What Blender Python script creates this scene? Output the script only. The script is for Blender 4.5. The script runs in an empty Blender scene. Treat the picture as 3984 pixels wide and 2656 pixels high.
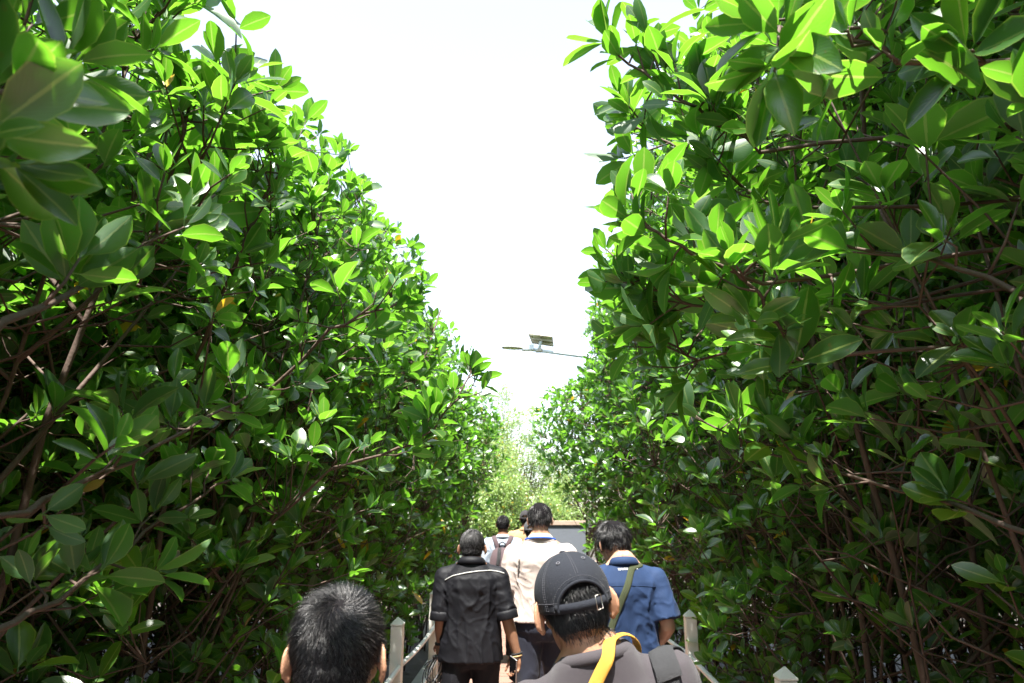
import bpy, math, random
import numpy as np
from mathutils import Vector, Matrix, noise
from mathutils.bvhtree import BVHTree
R = math.radians
scene = bpy.context.scene
COL = scene.collection

# ------------------------------------------------------------------ camera
CAM_Z = 1.75
PITCH, YAW = 14.23, 1.52
cam_d = bpy.data.cameras.new('camera')
cam = bpy.data.objects.new('camera', cam_d); COL.objects.link(cam)
cam.location = (0, 0, CAM_Z)
cam.rotation_euler = (R(90 + PITCH), 0, R(YAW))
cam_d.sensor_width = 36; cam_d.lens = 24
cam_d.clip_start = 0.02; cam_d.clip_end = 2000
cam_d.dof.use_dof = True; cam_d.dof.focus_distance = 2.5; cam_d.dof.aperture_fstop = 5.0
scene.camera = cam
# ------------------------------------------------------------------ sky, sun, exposure
SUN = Vector((-0.045, -0.33, 0.94)).normalized()          # towards the sun
world = bpy.data.worlds.new('World'); scene.world = world; world.use_nodes = True
nt = world.node_tree
bg = nt.nodes['Background']
sky = nt.nodes.new('ShaderNodeTexSky'); sky.sky_type = 'NISHITA'; sky.sun_disc = False
sky.sun_elevation = math.asin(SUN.z); sky.sun_rotation = math.atan2(SUN.x, SUN.y)
sky.air_density = 1.0; sky.dust_density = 0.6; sky.ozone_density = 1.0
hs = nt.nodes.new('ShaderNodeHueSaturation'); hs.inputs['Saturation'].default_value = 0.55
nt.links.new(sky.outputs[0], hs.inputs['Color']); nt.links.new(hs.outputs[0], bg.inputs[0])
bg.inputs[1].default_value = 0.13
sl = bpy.data.lights.new('sun', 'SUN'); sl.energy = 5.0; sl.angle = R(0.53); sl.color = (1.0, 0.965, 0.90)
so = bpy.data.objects.new('sun', sl); COL.objects.link(so)
so.rotation_euler = SUN.to_track_quat('Z', 'Y').to_euler(); so.location = (3, -3, 20)
scene.view_settings.view_transform = 'Standard'; scene.view_settings.look = 'None'
scene.view_settings.exposure = 1.98; scene.view_settings.gamma = 1
scene.view_settings.use_curve_mapping = False
cy = scene.cycles
cy.max_bounces = 7; cy.diffuse_bounces = 2; cy.glossy_bounces = 2; cy.transmission_bounces = 5
cy.transparent_max_bounces = 6; cy.caustics_reflective = False; cy.caustics_refractive = False
cy.sample_clamp_indirect = 6

# ------------------------------------------------------------------ materials
def mat(name, col, rough=0.6, spec=0.4, bump=0.0, bscale=60, var=0.0, vscale=4, metal=0.0, stretch=None, sheen=0.0, sss=0.0):
    m = bpy.data.materials.new(name); m.use_nodes = True
    t = m.node_tree; b = t.nodes['Principled BSDF']
    b.inputs['Base Color'].default_value = (*col, 1); b.inputs['Roughness'].default_value = rough
    b.inputs['Specular IOR Level'].default_value = spec; b.inputs['Metallic'].default_value = metal
    if sheen: b.inputs['Sheen Weight'].default_value = sheen
    if sss:
        b.inputs['Subsurface Weight'].default_value = sss; b.inputs['Subsurface Radius'].default_value = (0.010, 0.004, 0.002)
        b.inputs['Subsurface Scale'].default_value = 0.6
    tc = t.nodes.new('ShaderNodeTexCoord'); src = tc.outputs['Object']
    if stretch:
        mp = t.nodes.new('ShaderNodeMapping'); mp.inputs['Scale'].default_value = stretch
        t.links.new(src, mp.inputs[0]); src = mp.outputs[0]
    if var:
        n = t.nodes.new('ShaderNodeTexNoise'); n.inputs['Scale'].default_value = vscale; n.inputs['Detail'].default_value = 5
        t.links.new(src, n.inputs['Vector'])
        mx = t.nodes.new('ShaderNodeMix'); mx.data_type = 'RGBA'
        mx.inputs[6].default_value = (*[c * (1 - var) for c in col], 1)
        mx.inputs[7].default_value = (*[min(1, c * (1 + var)) for c in col], 1)
        t.links.new(n.outputs[0], mx.inputs[0]); t.links.new(mx.outputs[2], b.inputs['Base Color'])
    if bump:
        n2 = t.nodes.new('ShaderNodeTexNoise'); n2.inputs['Scale'].default_value = bscale; n2.inputs['Detail'].default_value = 4
        t.links.new(src, n2.inputs['Vector'])
        bp = t.nodes.new('ShaderNodeBump'); bp.inputs['Strength'].default_value = bump; bp.inputs['Distance'].default_value = 0.01
        t.links.new(n2.outputs[0], bp.inputs['Height']); t.links.new(bp.outputs[0], b.inputs['Normal'])
    return m

def leaf_mat(name, dark, light, trans, yellow=(0.62, 0.40, 0.02), yfrac=0.985, tw=0.48, rough=0.34, vein=True):
    m = bpy.data.materials.new(name); m.use_nodes = True
    t = m.node_tree; L = t.links.new; N = t.nodes.new
    b = t.nodes['Principled BSDF']; out = t.nodes['Material Output']
    a1 = N('ShaderNodeAttribute'); a1.attribute_name = 'leaf_hue_light'
    a2 = N('ShaderNodeAttribute'); a2.attribute_name = 'leaf_age'
    uv = N('ShaderNodeTexCoord'); sx = N('ShaderNodeSeparateXYZ'); L(uv.outputs['UV'], sx.inputs[0])
    def mix(f, c1, c2):
        x = N('ShaderNodeMix'); x.data_type = 'RGBA'
        for s, v in ((0, f), (6, c1), (7, c2)):
            if hasattr(v, 'is_linked'): L(v, x.inputs[s])
            elif isinstance(v, tuple): x.inputs[s].default_value = (*v, 1)
            else: x.inputs[s].default_value = v
        return x.outputs[2]
    def math_(op, a, c):
        x = N('ShaderNodeMath'); x.operation = op
        for s, v in ((0, a), (1, c)):
            if hasattr(v, 'is_linked'): L(v, x.inputs[s])
            else: x.inputs[s].default_value = v
        return x.outputs[0]
    yel = math_('GREATER_THAN', a2.outputs['Fac'], yfrac)
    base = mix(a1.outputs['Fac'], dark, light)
    no = N('ShaderNodeTexNoise'); no.inputs['Scale'].default_value = 25; no.inputs['Detail'].default_value = 3
    L(uv.outputs['Object'], no.inputs['Vector'])
    base = mix(math_('MULTIPLY', no.outputs[0], 0.35), base, light)
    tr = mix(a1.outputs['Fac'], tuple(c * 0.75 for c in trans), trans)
    if vein:
        ab = math_('ABSOLUTE', math_('SUBTRACT', sx.outputs['X'], 0.5), 0.0)
        mid = math_('LESS_THAN', ab, 0.040)
        base = mix(math_('MULTIPLY', mid, 0.9), base, (0.26, 0.36, 0.09)); tr = mix(math_('MULTIPLY', mid, 0.6), tr, (0.40, 0.52, 0.12))
        edge = math_('GREATER_THAN', ab, 0.462)
        base = mix(math_('MULTIPLY', edge, 0.6), base, (0.20, 0.30, 0.05)); tr = mix(math_('MULTIPLY', edge, 0.5), tr, (0.42, 0.58, 0.08))
        ve = N('ShaderNodeMath'); ve.operation = 'SINE'
        L(math_('MULTIPLY', math_('ADD', sx.outputs['Y'], math_('MULTIPLY', ab, -0.9)), 75.0), ve.inputs[0])
    spots = N('ShaderNodeTexNoise'); spots.inputs['Scale'].default_value = 60
    L(uv.outputs['Object'], spots.inputs['Vector'])
    sp = math_('MULTIPLY', math_('GREATER_THAN', spots.outputs[0], 0.685), 0.65)
    base = mix(sp, base, (0.12, 0.07, 0.02))
    base = mix(yel, base, yellow)
    tr = mix(yel, tr, yellow)
    geo = N('ShaderNodeNewGeometry')
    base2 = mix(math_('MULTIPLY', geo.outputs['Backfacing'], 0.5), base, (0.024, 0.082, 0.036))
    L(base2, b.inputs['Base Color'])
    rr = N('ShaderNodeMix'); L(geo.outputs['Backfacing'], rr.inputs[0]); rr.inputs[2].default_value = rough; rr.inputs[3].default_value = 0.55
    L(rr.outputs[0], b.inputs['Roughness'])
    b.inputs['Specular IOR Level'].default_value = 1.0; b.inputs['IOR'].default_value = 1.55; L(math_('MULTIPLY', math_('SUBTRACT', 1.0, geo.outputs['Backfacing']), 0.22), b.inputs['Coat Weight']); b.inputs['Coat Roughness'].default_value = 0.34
    tl = N('ShaderNodeBsdfTranslucent'); L(tr, tl.inputs['Color'])
    if vein:
        bp = N('ShaderNodeBump'); bp.inputs['Strength'].default_value = 0.05; bp.inputs['Distance'].default_value = 0.003
        L(ve.outputs[0], bp.inputs['Height']); L(bp.outputs[0], b.inputs['Normal'])
    ms = N('ShaderNodeMixShader'); ms.inputs[0].default_value = tw
    L(b.outputs[0], ms.inputs[1]); L(tl.outputs[0], ms.inputs[2]); L(ms.outputs[0], out.inputs['Surface'])
    return m

M = {}
M['leaf'] = leaf_mat('mangrove_leaf', (0.006, 0.036, 0.012), (0.062, 0.170, 0.020), (0.19, 0.52, 0.026), yfrac=0.991, rough=0.33)
M['leaf_far'] = leaf_mat('hazy_fine_leaf', (0.13, 0.23, 0.05), (0.30, 0.41, 0.13), (0.42, 0.60, 0.14), yfrac=0.97, vein=False)  # light green, paled further: overexposed haze put into the leaf colour
M['bark'] = mat('mangrove_bark', (0.095, 0.064, 0.050), 0.75, 0.3, 0.6, 40, 0.45, 9)
M['mud'] = mat('mud', (0.055, 0.042, 0.030), 0.7, 0.4, 0.8, 6, 0.4, 2)
M['deck'] = mat('deck_plank', (0.25, 0.145, 0.11), 0.7, 0.3, 0.4, 30, 0.25, 5, stretch=(1, 12, 12))
M['concrete'] = mat('pale_concrete', (0.42, 0.43, 0.42), 0.85, 0.2, 0.4, 40, 0.2, 6)
M['post'] = mat('cream_paint', (0.80, 0.79, 0.71), 0.55, 0.4, 0.15, 25, 0.10, 8)
M['rail'] = mat('rail_paint', (0.78, 0.77, 0.72), 0.5, 0.4, 0.2, 50, 0.12, 20)

# ------------------------------------------------------------------ object helpers
def tag(o, label=None, cat=None, group=None, kind=None):
    if label: o['label'] = label
    if cat: o['category'] = cat
    if group: o['group'] = group
    if kind: o['kind'] = kind
    return o
def empty(name, loc=(0, 0, 0), rz=0.0, label=None, cat=None, group=None):
    o = bpy.data.objects.new(name, None); COL.objects.link(o)
    o.location = loc; o.rotation_euler = (0, 0, rz); o.empty_display_size = 0.1
    return tag(o, label, cat, group)
def link(name, me, parent=None, m=None):
    o = bpy.data.objects.new(name, me); COL.objects.link(o)
    if parent: o.parent = parent
    if m: me.materials.clear(); me.materials.append(m)
    return o

class MB:
    """collects verts and faces of one mesh"""
    def __init__(s): s.v = []; s.f = []; s.n = 0
    def add(s, V, F):
        V = np.asarray(V, float).reshape(-1, 3); s.v.append(V)
        s.f.extend([tuple(i + s.n for i in f) for f in F]); s.n += len(V)
    def tube(s, pts, rad, k=6, cap=True):
        P = np.asarray(pts, float); n = len(P)
        rad = np.broadcast_to(np.asarray(rad, float), (n,))
        T = np.gradient(P, axis=0); T /= np.linalg.norm(T, axis=1)[:, None] + 1e-9
        up = np.array([0, 0, 1.0]) if abs(T[0][2]) < 0.9 else np.array([0, 1.0, 0])
        V = []; U = None
        for i in range(n):
            U = np.cross(T[i], up if U is None else np.cross(U, T[i])); 
            U /= np.linalg.norm(U) + 1e-9
            W = np.cross(T[i], U)
            a = np.arange(k) * 2 * np.pi / k
            V.append(P[i] + rad[i] * (np.cos(a)[:, None] * U + np.sin(a)[:, None] * W))
        F = []
        for i in range(n - 1):
            for j in range(k):
                F.append((i * k + j, i * k + (j + 1) % k, (i + 1) * k + (j + 1) % k, (i + 1) * k + j))
        if cap: F.append(tuple(range(k))[::-1]); F.append(tuple((n - 1) * k + j for j in range(k)))
        s.add(np.concatenate(V), F)
    def loft(s, rings, cap=True):
        """rings: list of (k,3) arrays, closed loops"""
        k = len(rings[0]); n = len(rings); F = []
        for i in range(n - 1):
            for j in range(k):
                F.append((i * k + j, i * k + (j + 1) % k, (i + 1) * k + (j + 1) % k, (i + 1) * k + j))
        if cap: F.append(tuple(range(k))[::-1]); F.append(tuple((n - 1) * k + j for j in range(k)))
        s.add(np.concatenate(rings), F)
    def box(s, lo, hi, mtx=None):
        x0, y0, z0 = lo; x1, y1, z1 = hi
        V = np.array([(x0, y0, z0), (x1, y0, z0), (x1, y1, z0), (x0, y1, z0), (x0, y0, z1), (x1, y0, z1), (x1, y1, z1), (x0, y1, z1)], float)
        if mtx is not None: V = np.array([mtx @ Vector(p) for p in V])
        s.add(V, [(3, 2, 1, 0), (4, 5, 6, 7), (0, 1, 5, 4), (1, 2, 6, 5), (2, 3, 7, 6), (3, 0, 4, 7)])
    def ellipsoid(s, c, r, nu=16, nv=12, mtx=None):
        V = []; F = []
        for i in range(nv + 1):
            th = math.pi * i / nv
            for j in range(nu):
                ph = 2 * math.pi * j / nu
                V.append((math.sin(th) * math.cos(ph) * r[0], math.sin(th) * math.sin(ph) * r[1], -math.cos(th) * r[2]))
        V = np.array(V)
        if mtx is not None: V = np.array([mtx @ Vector(p) for p in V])
        V = V + np.asarray(c)
        for i in range(nv):
            for j in range(nu):
                F.append((i * nu + j, i * nu + (j + 1) % nu, (i + 1) * nu + (j + 1) % nu, (i + 1) * nu + j))
        s.add(V, F)
    def cone(s, a, b, ra, rb, k=14, n=5, ends=True):
        """tapered capsule between a and b with rounded ends"""
        a = np.asarray(a, float); b = np.asarray(b, float); d = b - a; L = np.linalg.norm(d); d = d / L
        pts = []; rr = []
        if ends:
            for t in (-0.98, -0.8, -0.5): pts.append(a + d * ra * t); rr.append(ra * math.sqrt(1 - t * t))
        for i in range(n + 1):
            t = i / n; pts.append(a + d * L * t); rr.append(ra + (rb - ra) * t)
        if ends:
            for t in (0.5, 0.8, 0.98): pts.append(b + d * rb * t); rr.append(rb * math.sqrt(1 - t * t))
        s.tube(pts, rr, k)
    def mesh(s, name, smooth=True):
        me = bpy.data.meshes.new(name)
        V = np.concatenate(s.v) if s.v else np.zeros((0, 3))
        me.from_pydata(V.tolist(), [], s.f); me.update()
        if smooth: me.polygons.foreach_set('use_smooth', [True] * len(me.polygons))
        return me
    def build(s, name, m, parent=None, smooth=True):
        return link(name, s.mesh(name, smooth), parent, m)

def bevel(o, w=0.004, seg=2):
    md = o.modifiers.new('bevel', 'BEVEL'); md.width = w; md.segments = seg; md.limit_method = 'ANGLE'
    return o

# pixel of the 1024x683 frame at world depth y -> world point (used to read real positions off the photograph)
def at(px, py, Y):
    f = 1024 * 24 / 36
    d = Vector(((px - 512) / f, (341.5 - py) / f, -1.0))
    d = cam.rotation_euler.to_matrix() @ d
    return Vector((0, 0, CAM_Z)) + d * (Y / d.y)
# ------------------------------------------------------------------ leaves
_ts = [-0.16, 0.0, 0.13, 0.34, 0.60, 0.82, 0.94, 1.0]
_tw = [0.03, 0.035, 0.24, 0.44, 0.50, 0.35, 0.15, 0.0]
def leaf_template():
    V = []; UV = []; idx = []
    for i, (t, w) in enumerate(zip(_ts, _tw)):
        row = []
        for sgn in (-1, 0, 1):
            if w == 0.0 and sgn != 0: row.append(None); continue
            V.append((sgn * w, t, abs(sgn) * w * 0.38, t)); UV.append((0.5 + 0.5 * sgn, max(t, 0))); row.append(len(V) - 1)
        idx.append(row)
    F = []
    for a, b in zip(idx[:-1], idx[1:]):
        for s in (0, 1):
            q = [a[s], a[s + 1], b[s + 1], b[s]]
            q = [x for x in q if x is not None]; F.append(q)
    return np.array(V), np.array(UV), F
LT, LUV, LF = leaf_template()
def leaves_mesh(name, P, Y, Z, L, W, rng, hue=None, age=None):
    N = len(P)
    Y = Y / np.linalg.norm(Y, axis=1)[:, None]
    Z = Z - (Z * Y).sum(1)[:, None] * Y; Z /= np.linalg.norm(Z, axis=1)[:, None] + 1e-9
    X = np.cross(Y, Z)
    fold = rng.uniform(0.3, 1.6, N); curl = rng.normal(0.10, 0.16, N); tw = rng.normal(0, 0.22, N)
    nv = len(LT)
    tx, ty, tz = LT[:, 0], LT[:, 1], LT[:, 2]
    ang = tw[:, None] * ty[None]
    lx = tx[None] * W[:, None]; lz = tz[None] * W[:, None] * fold[:, None]
    lx, lz = lx * np.cos(ang) - lz * np.sin(ang), lx * np.sin(ang) + lz * np.cos(ang)
    wav = rng.normal(0, 0.05, (N, nv)) * np.abs(tx)[None] * W[:, None]
    lz = lz + wav - curl[:, None] * (np.maximum(ty, 0)[None] ** 2) * L[:, None]
    V = P[:, None, :] + X[:, None, :] * lx[..., None] + Y[:, None, :] * (ty[None] * L[:, None])[..., None] + Z[:, None, :] * lz[..., None]
    V = V.reshape(-1, 3)
    me = bpy.data.meshes.new(name)
    loops1 = np.concatenate([np.array(f) for f in LF]); tot1 = np.array([len(f) for f in LF])
    loops = (loops1[None] + (np.arange(N) * nv)[:, None]).ravel()
    tot = np.tile(tot1, N); start = np.concatenate([[0], np.cumsum(tot)[:-1]])
    me.vertices.add(len(V)); me.vertices.foreach_set('co', V.astype(np.float32).ravel())
    me.loops.add(len(loops)); me.loops.foreach_set('vertex_index', loops.astype(np.int32))
    me.polygons.add(len(tot)); me.polygons.foreach_set('loop_start', start.astype(np.int32))
    me.polygons.foreach_set('use_smooth', np.ones(len(tot), bool))
    me.update(calc_edges=True)
    u = me.uv_layers.new(name='UVMap'); u.data.foreach_set('uv', np.tile(LUV[loops1], (N, 1)).astype(np.float32).ravel())
    if hue is None: hue = np.clip(rng.beta(1.6, 2.4, N), 0, 1)
    if age is None: age = rng.random(N)
    for nm, a in (('leaf_hue_light', hue), ('leaf_age', age)):
        at_ = me.attributes.new(nm, 'FLOAT', 'POINT'); at_.data.foreach_set('value', np.repeat(a, nv).astype(np.float32))
    me.validate()
    return me
def rosettes(pos, axis, rng, kmin=4, kmax=8, lmin=0.085, lmax=0.158, ratio=0.50):
    """leaf whorls on shoot tips -> P, Y, Z, L, W"""
    P = []; Y = []; Z = []; L = []; W = []
    for p, a in zip(pos, axis):
        a = a / (np.linalg.norm(a) + 1e-9)
        u = np.cross(a, (0.3, 0.5, 0.81)); u /= np.linalg.norm(u) + 1e-9; w = np.cross(a, u)
        k = rng.integers(kmin, kmax + 1); az0 = rng.uniform(0, 6.28); size = rng.uniform(lmin, lmax)
        for i in range(k):
            az = az0 + i * 1.571 + (i // 2) * 0.78 + rng.normal(0, 0.2)
            inner = i / max(k - 1, 1)
            tilt = R(76 - 52 * inner + rng.normal(0, 12))
            rad = math.cos(az) * u + math.sin(az) * w
            y = math.cos(tilt) * a + math.sin(tilt) * rad
            y = y + np.array((0, 0, 0.22)) + rng.normal(0, 0.08, 3)
            z = a + rng.normal(0, 0.28, 3)
            l = size * (1.1 - 0.35 * inner) * rng.uniform(0.70, 1.15)
            P.append(p - a * (1 - inner) * rng.uniform(0.01, 0.06) + y * 0.16 * l); Y.append(y); Z.append(z); L.append(l); W.append(l * ratio * rng.uniform(0.78, 1.18))
    return [np.array(q) for q in (P, Y, Z, L, W)]

def mangrove_meshes(seed, H, Rm, nbr=44, nros=800, floor_z=0.5, hero=None, side_bare=0.6, tpow=0.60, ns=4, bare=0.0, nbare=24, big=False):
    """trunk+branches mesh and crown mesh of one many-stemmed mangrove, base at the origin"""
    rng = np.random.default_rng(seed)
    wood = MB(); samples = []
    stems = []
    for s in range(ns):
        az = 2 * math.pi * s / ns + rng.uniform(0, 1.5); lean = rng.uniform(0.04, 0.24)
        n = 9; pts = []; p = np.array((math.cos(az) * 0.1, math.sin(az) * 0.1, 0.0)); h = H * rng.uniform(0.82, 0.95)
        for i in range(n):
            pts.append(p.copy()); p = p + np.array((math.cos(az) * lean + rng.normal(0, 0.07), math.sin(az) * lean + rng.normal(0, 0.07), 1.0)) * h / (n - 1)
        wood.tube(pts, np.linspace(0.020, 0.007, n) * rng.uniform(0.5, 1.15), 6); stems.append(np.array(pts))
    def env(z):
        t = np.clip((z - floor_z) / (H - floor_z), 0, 1)
        return Rm * np.interp(t, [0, 0.12, 0.3, 0.6, 0.86, 0.95, 1.0], [0.45, 0.72, 0.88, 1.0, 0.97, 0.78, 0.40] if bare else [0.50, 0.72, 0.98, 1.0, 0.86, 0.74, 0.42])
    env0 = env
    if bare: env = lambda z: env0(z) * np.interp(z, [0, 1.7, 2.7], [0.5, 0.60, 1.0])
    def stem_pt(st, z):
        zs = st[:, 2]; return np.array([np.interp(z, zs, st[:, 0]), np.interp(z, zs, st[:, 1]), z])
    for b in range(nbr):
        zt = floor_z + 0.3 + (H - floor_z - 0.3) * rng.random() ** 0.8
        az = 2.399 * b + rng.normal(0, 0.3); r = env(zt) * rng.uniform(0.75, 1.0)
        tip = np.array((r * math.cos(az), r * math.sin(az), zt))
        st = stems[rng.integers(ns)]
        z0 = max(0.15, zt - r * rng.uniform(0.7, 1.5)); z0 = min(z0, st[-1, 2] * 0.97)
        a = stem_pt(st, z0); n = 7
        sag = rng.normal(0, 0.05, 3); pts = []
        for i in range(n):
            t = i / (n - 1); q = a + (tip - a) * t; q[2] += 0.10 * r * (t * t - t) * 1.2
            pts.append(q + sag * math.sin(math.pi * t))
        wood.tube(pts, np.linspace(0.0105, 0.0035, n) * rng.uniform(0.7, 1.2), 5)
        pts = np.array(pts); T = np.gradient(pts, axis=0)
        for i in range(2, n): samples.append((pts[i], T[i]))
        for i in range(2, n - 1):
            samples.append(((pts[i] + pts[i + 1]) / 2, T[i]))
    for b in range(nbare):          # leafless old twigs low in the thicket
        st = stems[rng.integers(ns)]; a = stem_pt(st, rng.uniform(0.4, min(3.2, H * .6))); az = rng.uniform(0, 6.28); L = rng.uniform(0.4, 1.3); e = rng.uniform(0.3, 1.15)
        d = np.array((math.cos(az) * math.cos(e), math.sin(az) * math.cos(e), math.sin(e))) * L
        wood.tube([a, a + d * .4 + rng.normal(0, .03, 3), a + d * .75 + rng.normal(0, .03, 3), a + d], [.007, .0055, .0045, .003], 4, cap=False)
    for st in stems:
        for z in np.linspace(H * 0.5, st[-1, 2], 8): samples.append((stem_pt(st, z), np.array((0, 0, 1.0))))
    SP = np.array([s[0] for s in samples])
    pos = []; axis = []
    for k in range(nros):
        t = rng.random() ** tpow
        z = floor_z + (H - floor_z) * t
        az = rng.uniform(0, 2 * math.pi); r = env(z) * rng.uniform(0.25, 1.08) ** 0.55
        if bare and z < 3.0 and rng.random() < bare * min(1, (3.0 - z) / 0.7): continue
        if t < 0.35 and rng.random() < side_bare: r *= rng.uniform(0.5, 1)
        q = np.array((r * math.cos(az), r * math.sin(az), z))
        d = SP - q; dist = np.linalg.norm(d, axis=1) + np.maximum(d[:, 2] + 0.05, 0) * 1.5
        j = int(np.argmin(dist)); s0 = SP[j]; L = np.linalg.norm(q - s0)
        if L > 0.75: q = s0 + (q - s0) * 0.75 / L
        m = (s0 + q) / 2 + np.array((0, 0, -0.12 * min(L, 0.75))) + rng.normal(0, 0.012, 3)
        wood.tube([s0, m, q], [0.0042, 0.0035, 0.0026], 4, cap=False)
        ax = (q - m) / (np.linalg.norm(q - m) + 1e-9) + np.array((0, 0, 0.95)) + np.array((math.cos(az), math.sin(az), 0)) * 0.25
        pos.append(q); axis.append(ax)
    if hero is not None:
        for (pts, r0, r1, tips) in hero:
            wood.tube(pts, np.linspace(r0, r1, len(pts)), 6)
            for (p, a) in tips: pos.append(np.array(p)); axis.append(np.array(a))
    P, Y, Z, L, W = rosettes(pos, axis, rng, **(dict(lmin=0.10, lmax=0.172) if hero and big else {}))
    hue = np.clip(rng.beta(1.4, 2.0, len(P)) + 0.30 * (P[:, 2] / H - 0.5), 0, 1)  # random tone, plus sunlight painted in: lighter towards the crown top
    return wood.mesh('trunk'), leaves_mesh('crown', P, Y, Z, L, W, rng, hue, rng.random(len(P)) * (0.993 if hero else 1.0))

GROUND_Z = -0.55
def place_tree(protos, i, x, y, rz, sc, label, cat='tree', group=None, name='mangrove_tree', wood=None, leaf=None):
    r = empty(name, (x, y, GROUND_Z), rz, label, cat, group); r.scale = (sc, sc, sc)
    t = bpy.data.objects.new('trunk', protos[i][0]); COL.objects.link(t); t.parent = r
    c = bpy.data.objects.new('crown', protos[i][1]); COL.objects.link(c); c.parent = r
    return r

# ------------------------------------------------------------------ setting
g = MB(); n = 40
xs = np.concatenate([np.linspace(-900, -14, 8), np.linspace(-12, 12, 25), np.linspace(14, 900, 8)])
ys = np.concatenate([np.linspace(-900, -6, 6), np.linspace(-4, 34, 39), np.linspace(40, 900, 8)])
V = [(x, y, GROUND_Z + (0.05 * noise.noise(Vector((x * 0.7, y * 0.7, 0))) if abs(x) < 13 and -5 < y < 35 else 0)) for y in ys for x in xs]
nx = len(xs)
g.add(V, [(j * nx + i, j * nx + i + 1, (j + 1) * nx + i + 1, (j + 1) * nx + i) for j in range(len(ys) - 1) for i in range(nx - 1)])
tag(g.build('ground', M['mud']), kind='structure')
dk = MB(); y = -2.5; k = 0
while y < 13.6:
    dk.box((-1.12, y, -0.04 + 0.002 * (k % 3)), (1.34, y + 0.143, 0.002 * (k % 3))); y += 0.148; k += 1
tag(dk.build('boardwalk', M['deck'], smooth=False), kind='structure')
for nm, xa, xb in (('kerb', -1.26, -1.125), ('kerb', 1.345, 1.48)):
    kb = MB(); kb.box((xa, -2.5, -0.30), (xb, 13.6, 0.05)); tag(bevel(kb.build(nm, M['concrete'], smooth=False), 0.008), kind='structure')

def railing(x, ys, label, inner):
    root = empty('railing', (x, ys[0], 0), 0, label, 'railing')
    for i, yy in enumerate(ys):
        b = MB(); w = 0.045; h = 0.938; y0 = yy - ys[0]
        b.loft([np.array([(-w, y0 - w, z), (w, y0 - w, z), (w, y0 + w, z), (-w, y0 + w, z)]) for z in (0.0, h)])
        p = bevel(b.build('post', M['post'], root, smooth=False), 0.006)
        c = MB(); e = 0.048
        c.loft([np.array([(-e, y0 - e, h + 0.003), (e, y0 - e, h + 0.003), (e, y0 + e, h + 0.003), (-e, y0 + e, h + 0.003)]),
                np.array([(-e, y0 - e, h + 0.014), (e, y0 - e, h + 0.014), (e, y0 + e, h + 0.014), (-e, y0 + e, h + 0.014)]),
                np.array([(-.003, y0 - .003, h + 0.062), (.003, y0 - .003, h + 0.062), (.003, y0 + .003, h + 0.062), (-.003, y0 + .003, h + 0.062)])])
        bevel(c.build('post_cap', M['post'], p, smooth=False), 0.003)
    for z in (0.66, 0.30):
        for i in range(len(ys) - 1):
            a = ys[i] - ys[0]; b_ = ys[i + 1] - ys[0]; r = MB(); off = inner * 0.030
            pts = [(off, a + (b_ - a) * t, z - 0.03 * math.sin(math.pi * t)) for t in np.linspace(0.028, 0.972, 9)]
            r.tube(pts, 0.019, 10); r.build('rail', M['rail'], root)
    return root
railing(-1.01, [1.4, 3.45, 5.5, 7.55, 9.6, 11.65], 'cream post and pipe railing along the left edge of the walkway', 1)
railing(1.29, [1.65, 3.82, 5.97, 8.1, 10.2, 12.3], 'cream post and pipe railing along the right edge of the walkway', -1)

# ------------------------------------------------------------------ hedge trees
def hero_branch(start, tips, base, r0=0.010, nmid=3, seed=0, spread=0.16):
    """a long branch from start through the points tips; shoots with leaf whorls along it (all world coordinates)"""
    rng = np.random.default_rng(seed)
    pts = [np.array(start)] + [np.array(t) for t in tips]
    P = []; 
    for a, c in zip(pts[:-1], pts[1:]):
        for t in np.linspace(0, 1, 6)[:-1]: P.append(a + (c - a) * t + rng.normal(0, 0.006, 3))
    P.append(pts[-1]); P = np.array(P) - np.array(base)
    out = []; T = np.gradient(P, axis=0); T /= np.linalg.norm(T, axis=1)[:, None]
    main = []
    main.append((P[-1], T[-1] + np.array((0, 0, 0.3))))
    n = len(P)
    for i in range(max(2, n // 4), n - 1):
        for k in range(nmid):
            d = rng.normal(0, 1, 3) + T[i] * 0.9 + np.array((0, 0, 0.5)); d /= np.linalg.norm(d)
            q = P[i] + d * spread * rng.uniform(0.4, 1.3)
            out.append(([P[i], (P[i] + q) / 2 + rng.normal(0, 0.01, 3), q], 0.004, 0.0025, [(q, d + np.array((0, 0, 0.4)))]))
    out.append((P, r0, 0.004, main))
    return out
GZ = GROUND_Z
def hero_tree(base, branches, seed, H, Rm, label, group, **kw):
    hb = []
    for br in branches: hb += hero_branch(base=base, **br)
    a, c = mangrove_meshes(seed, H, Rm, hero=hb, **kw)
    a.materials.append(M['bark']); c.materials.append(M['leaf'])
    return place_tree([(a, c)], 0, base[0], base[1], 0, 1, label, group=group)

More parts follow.
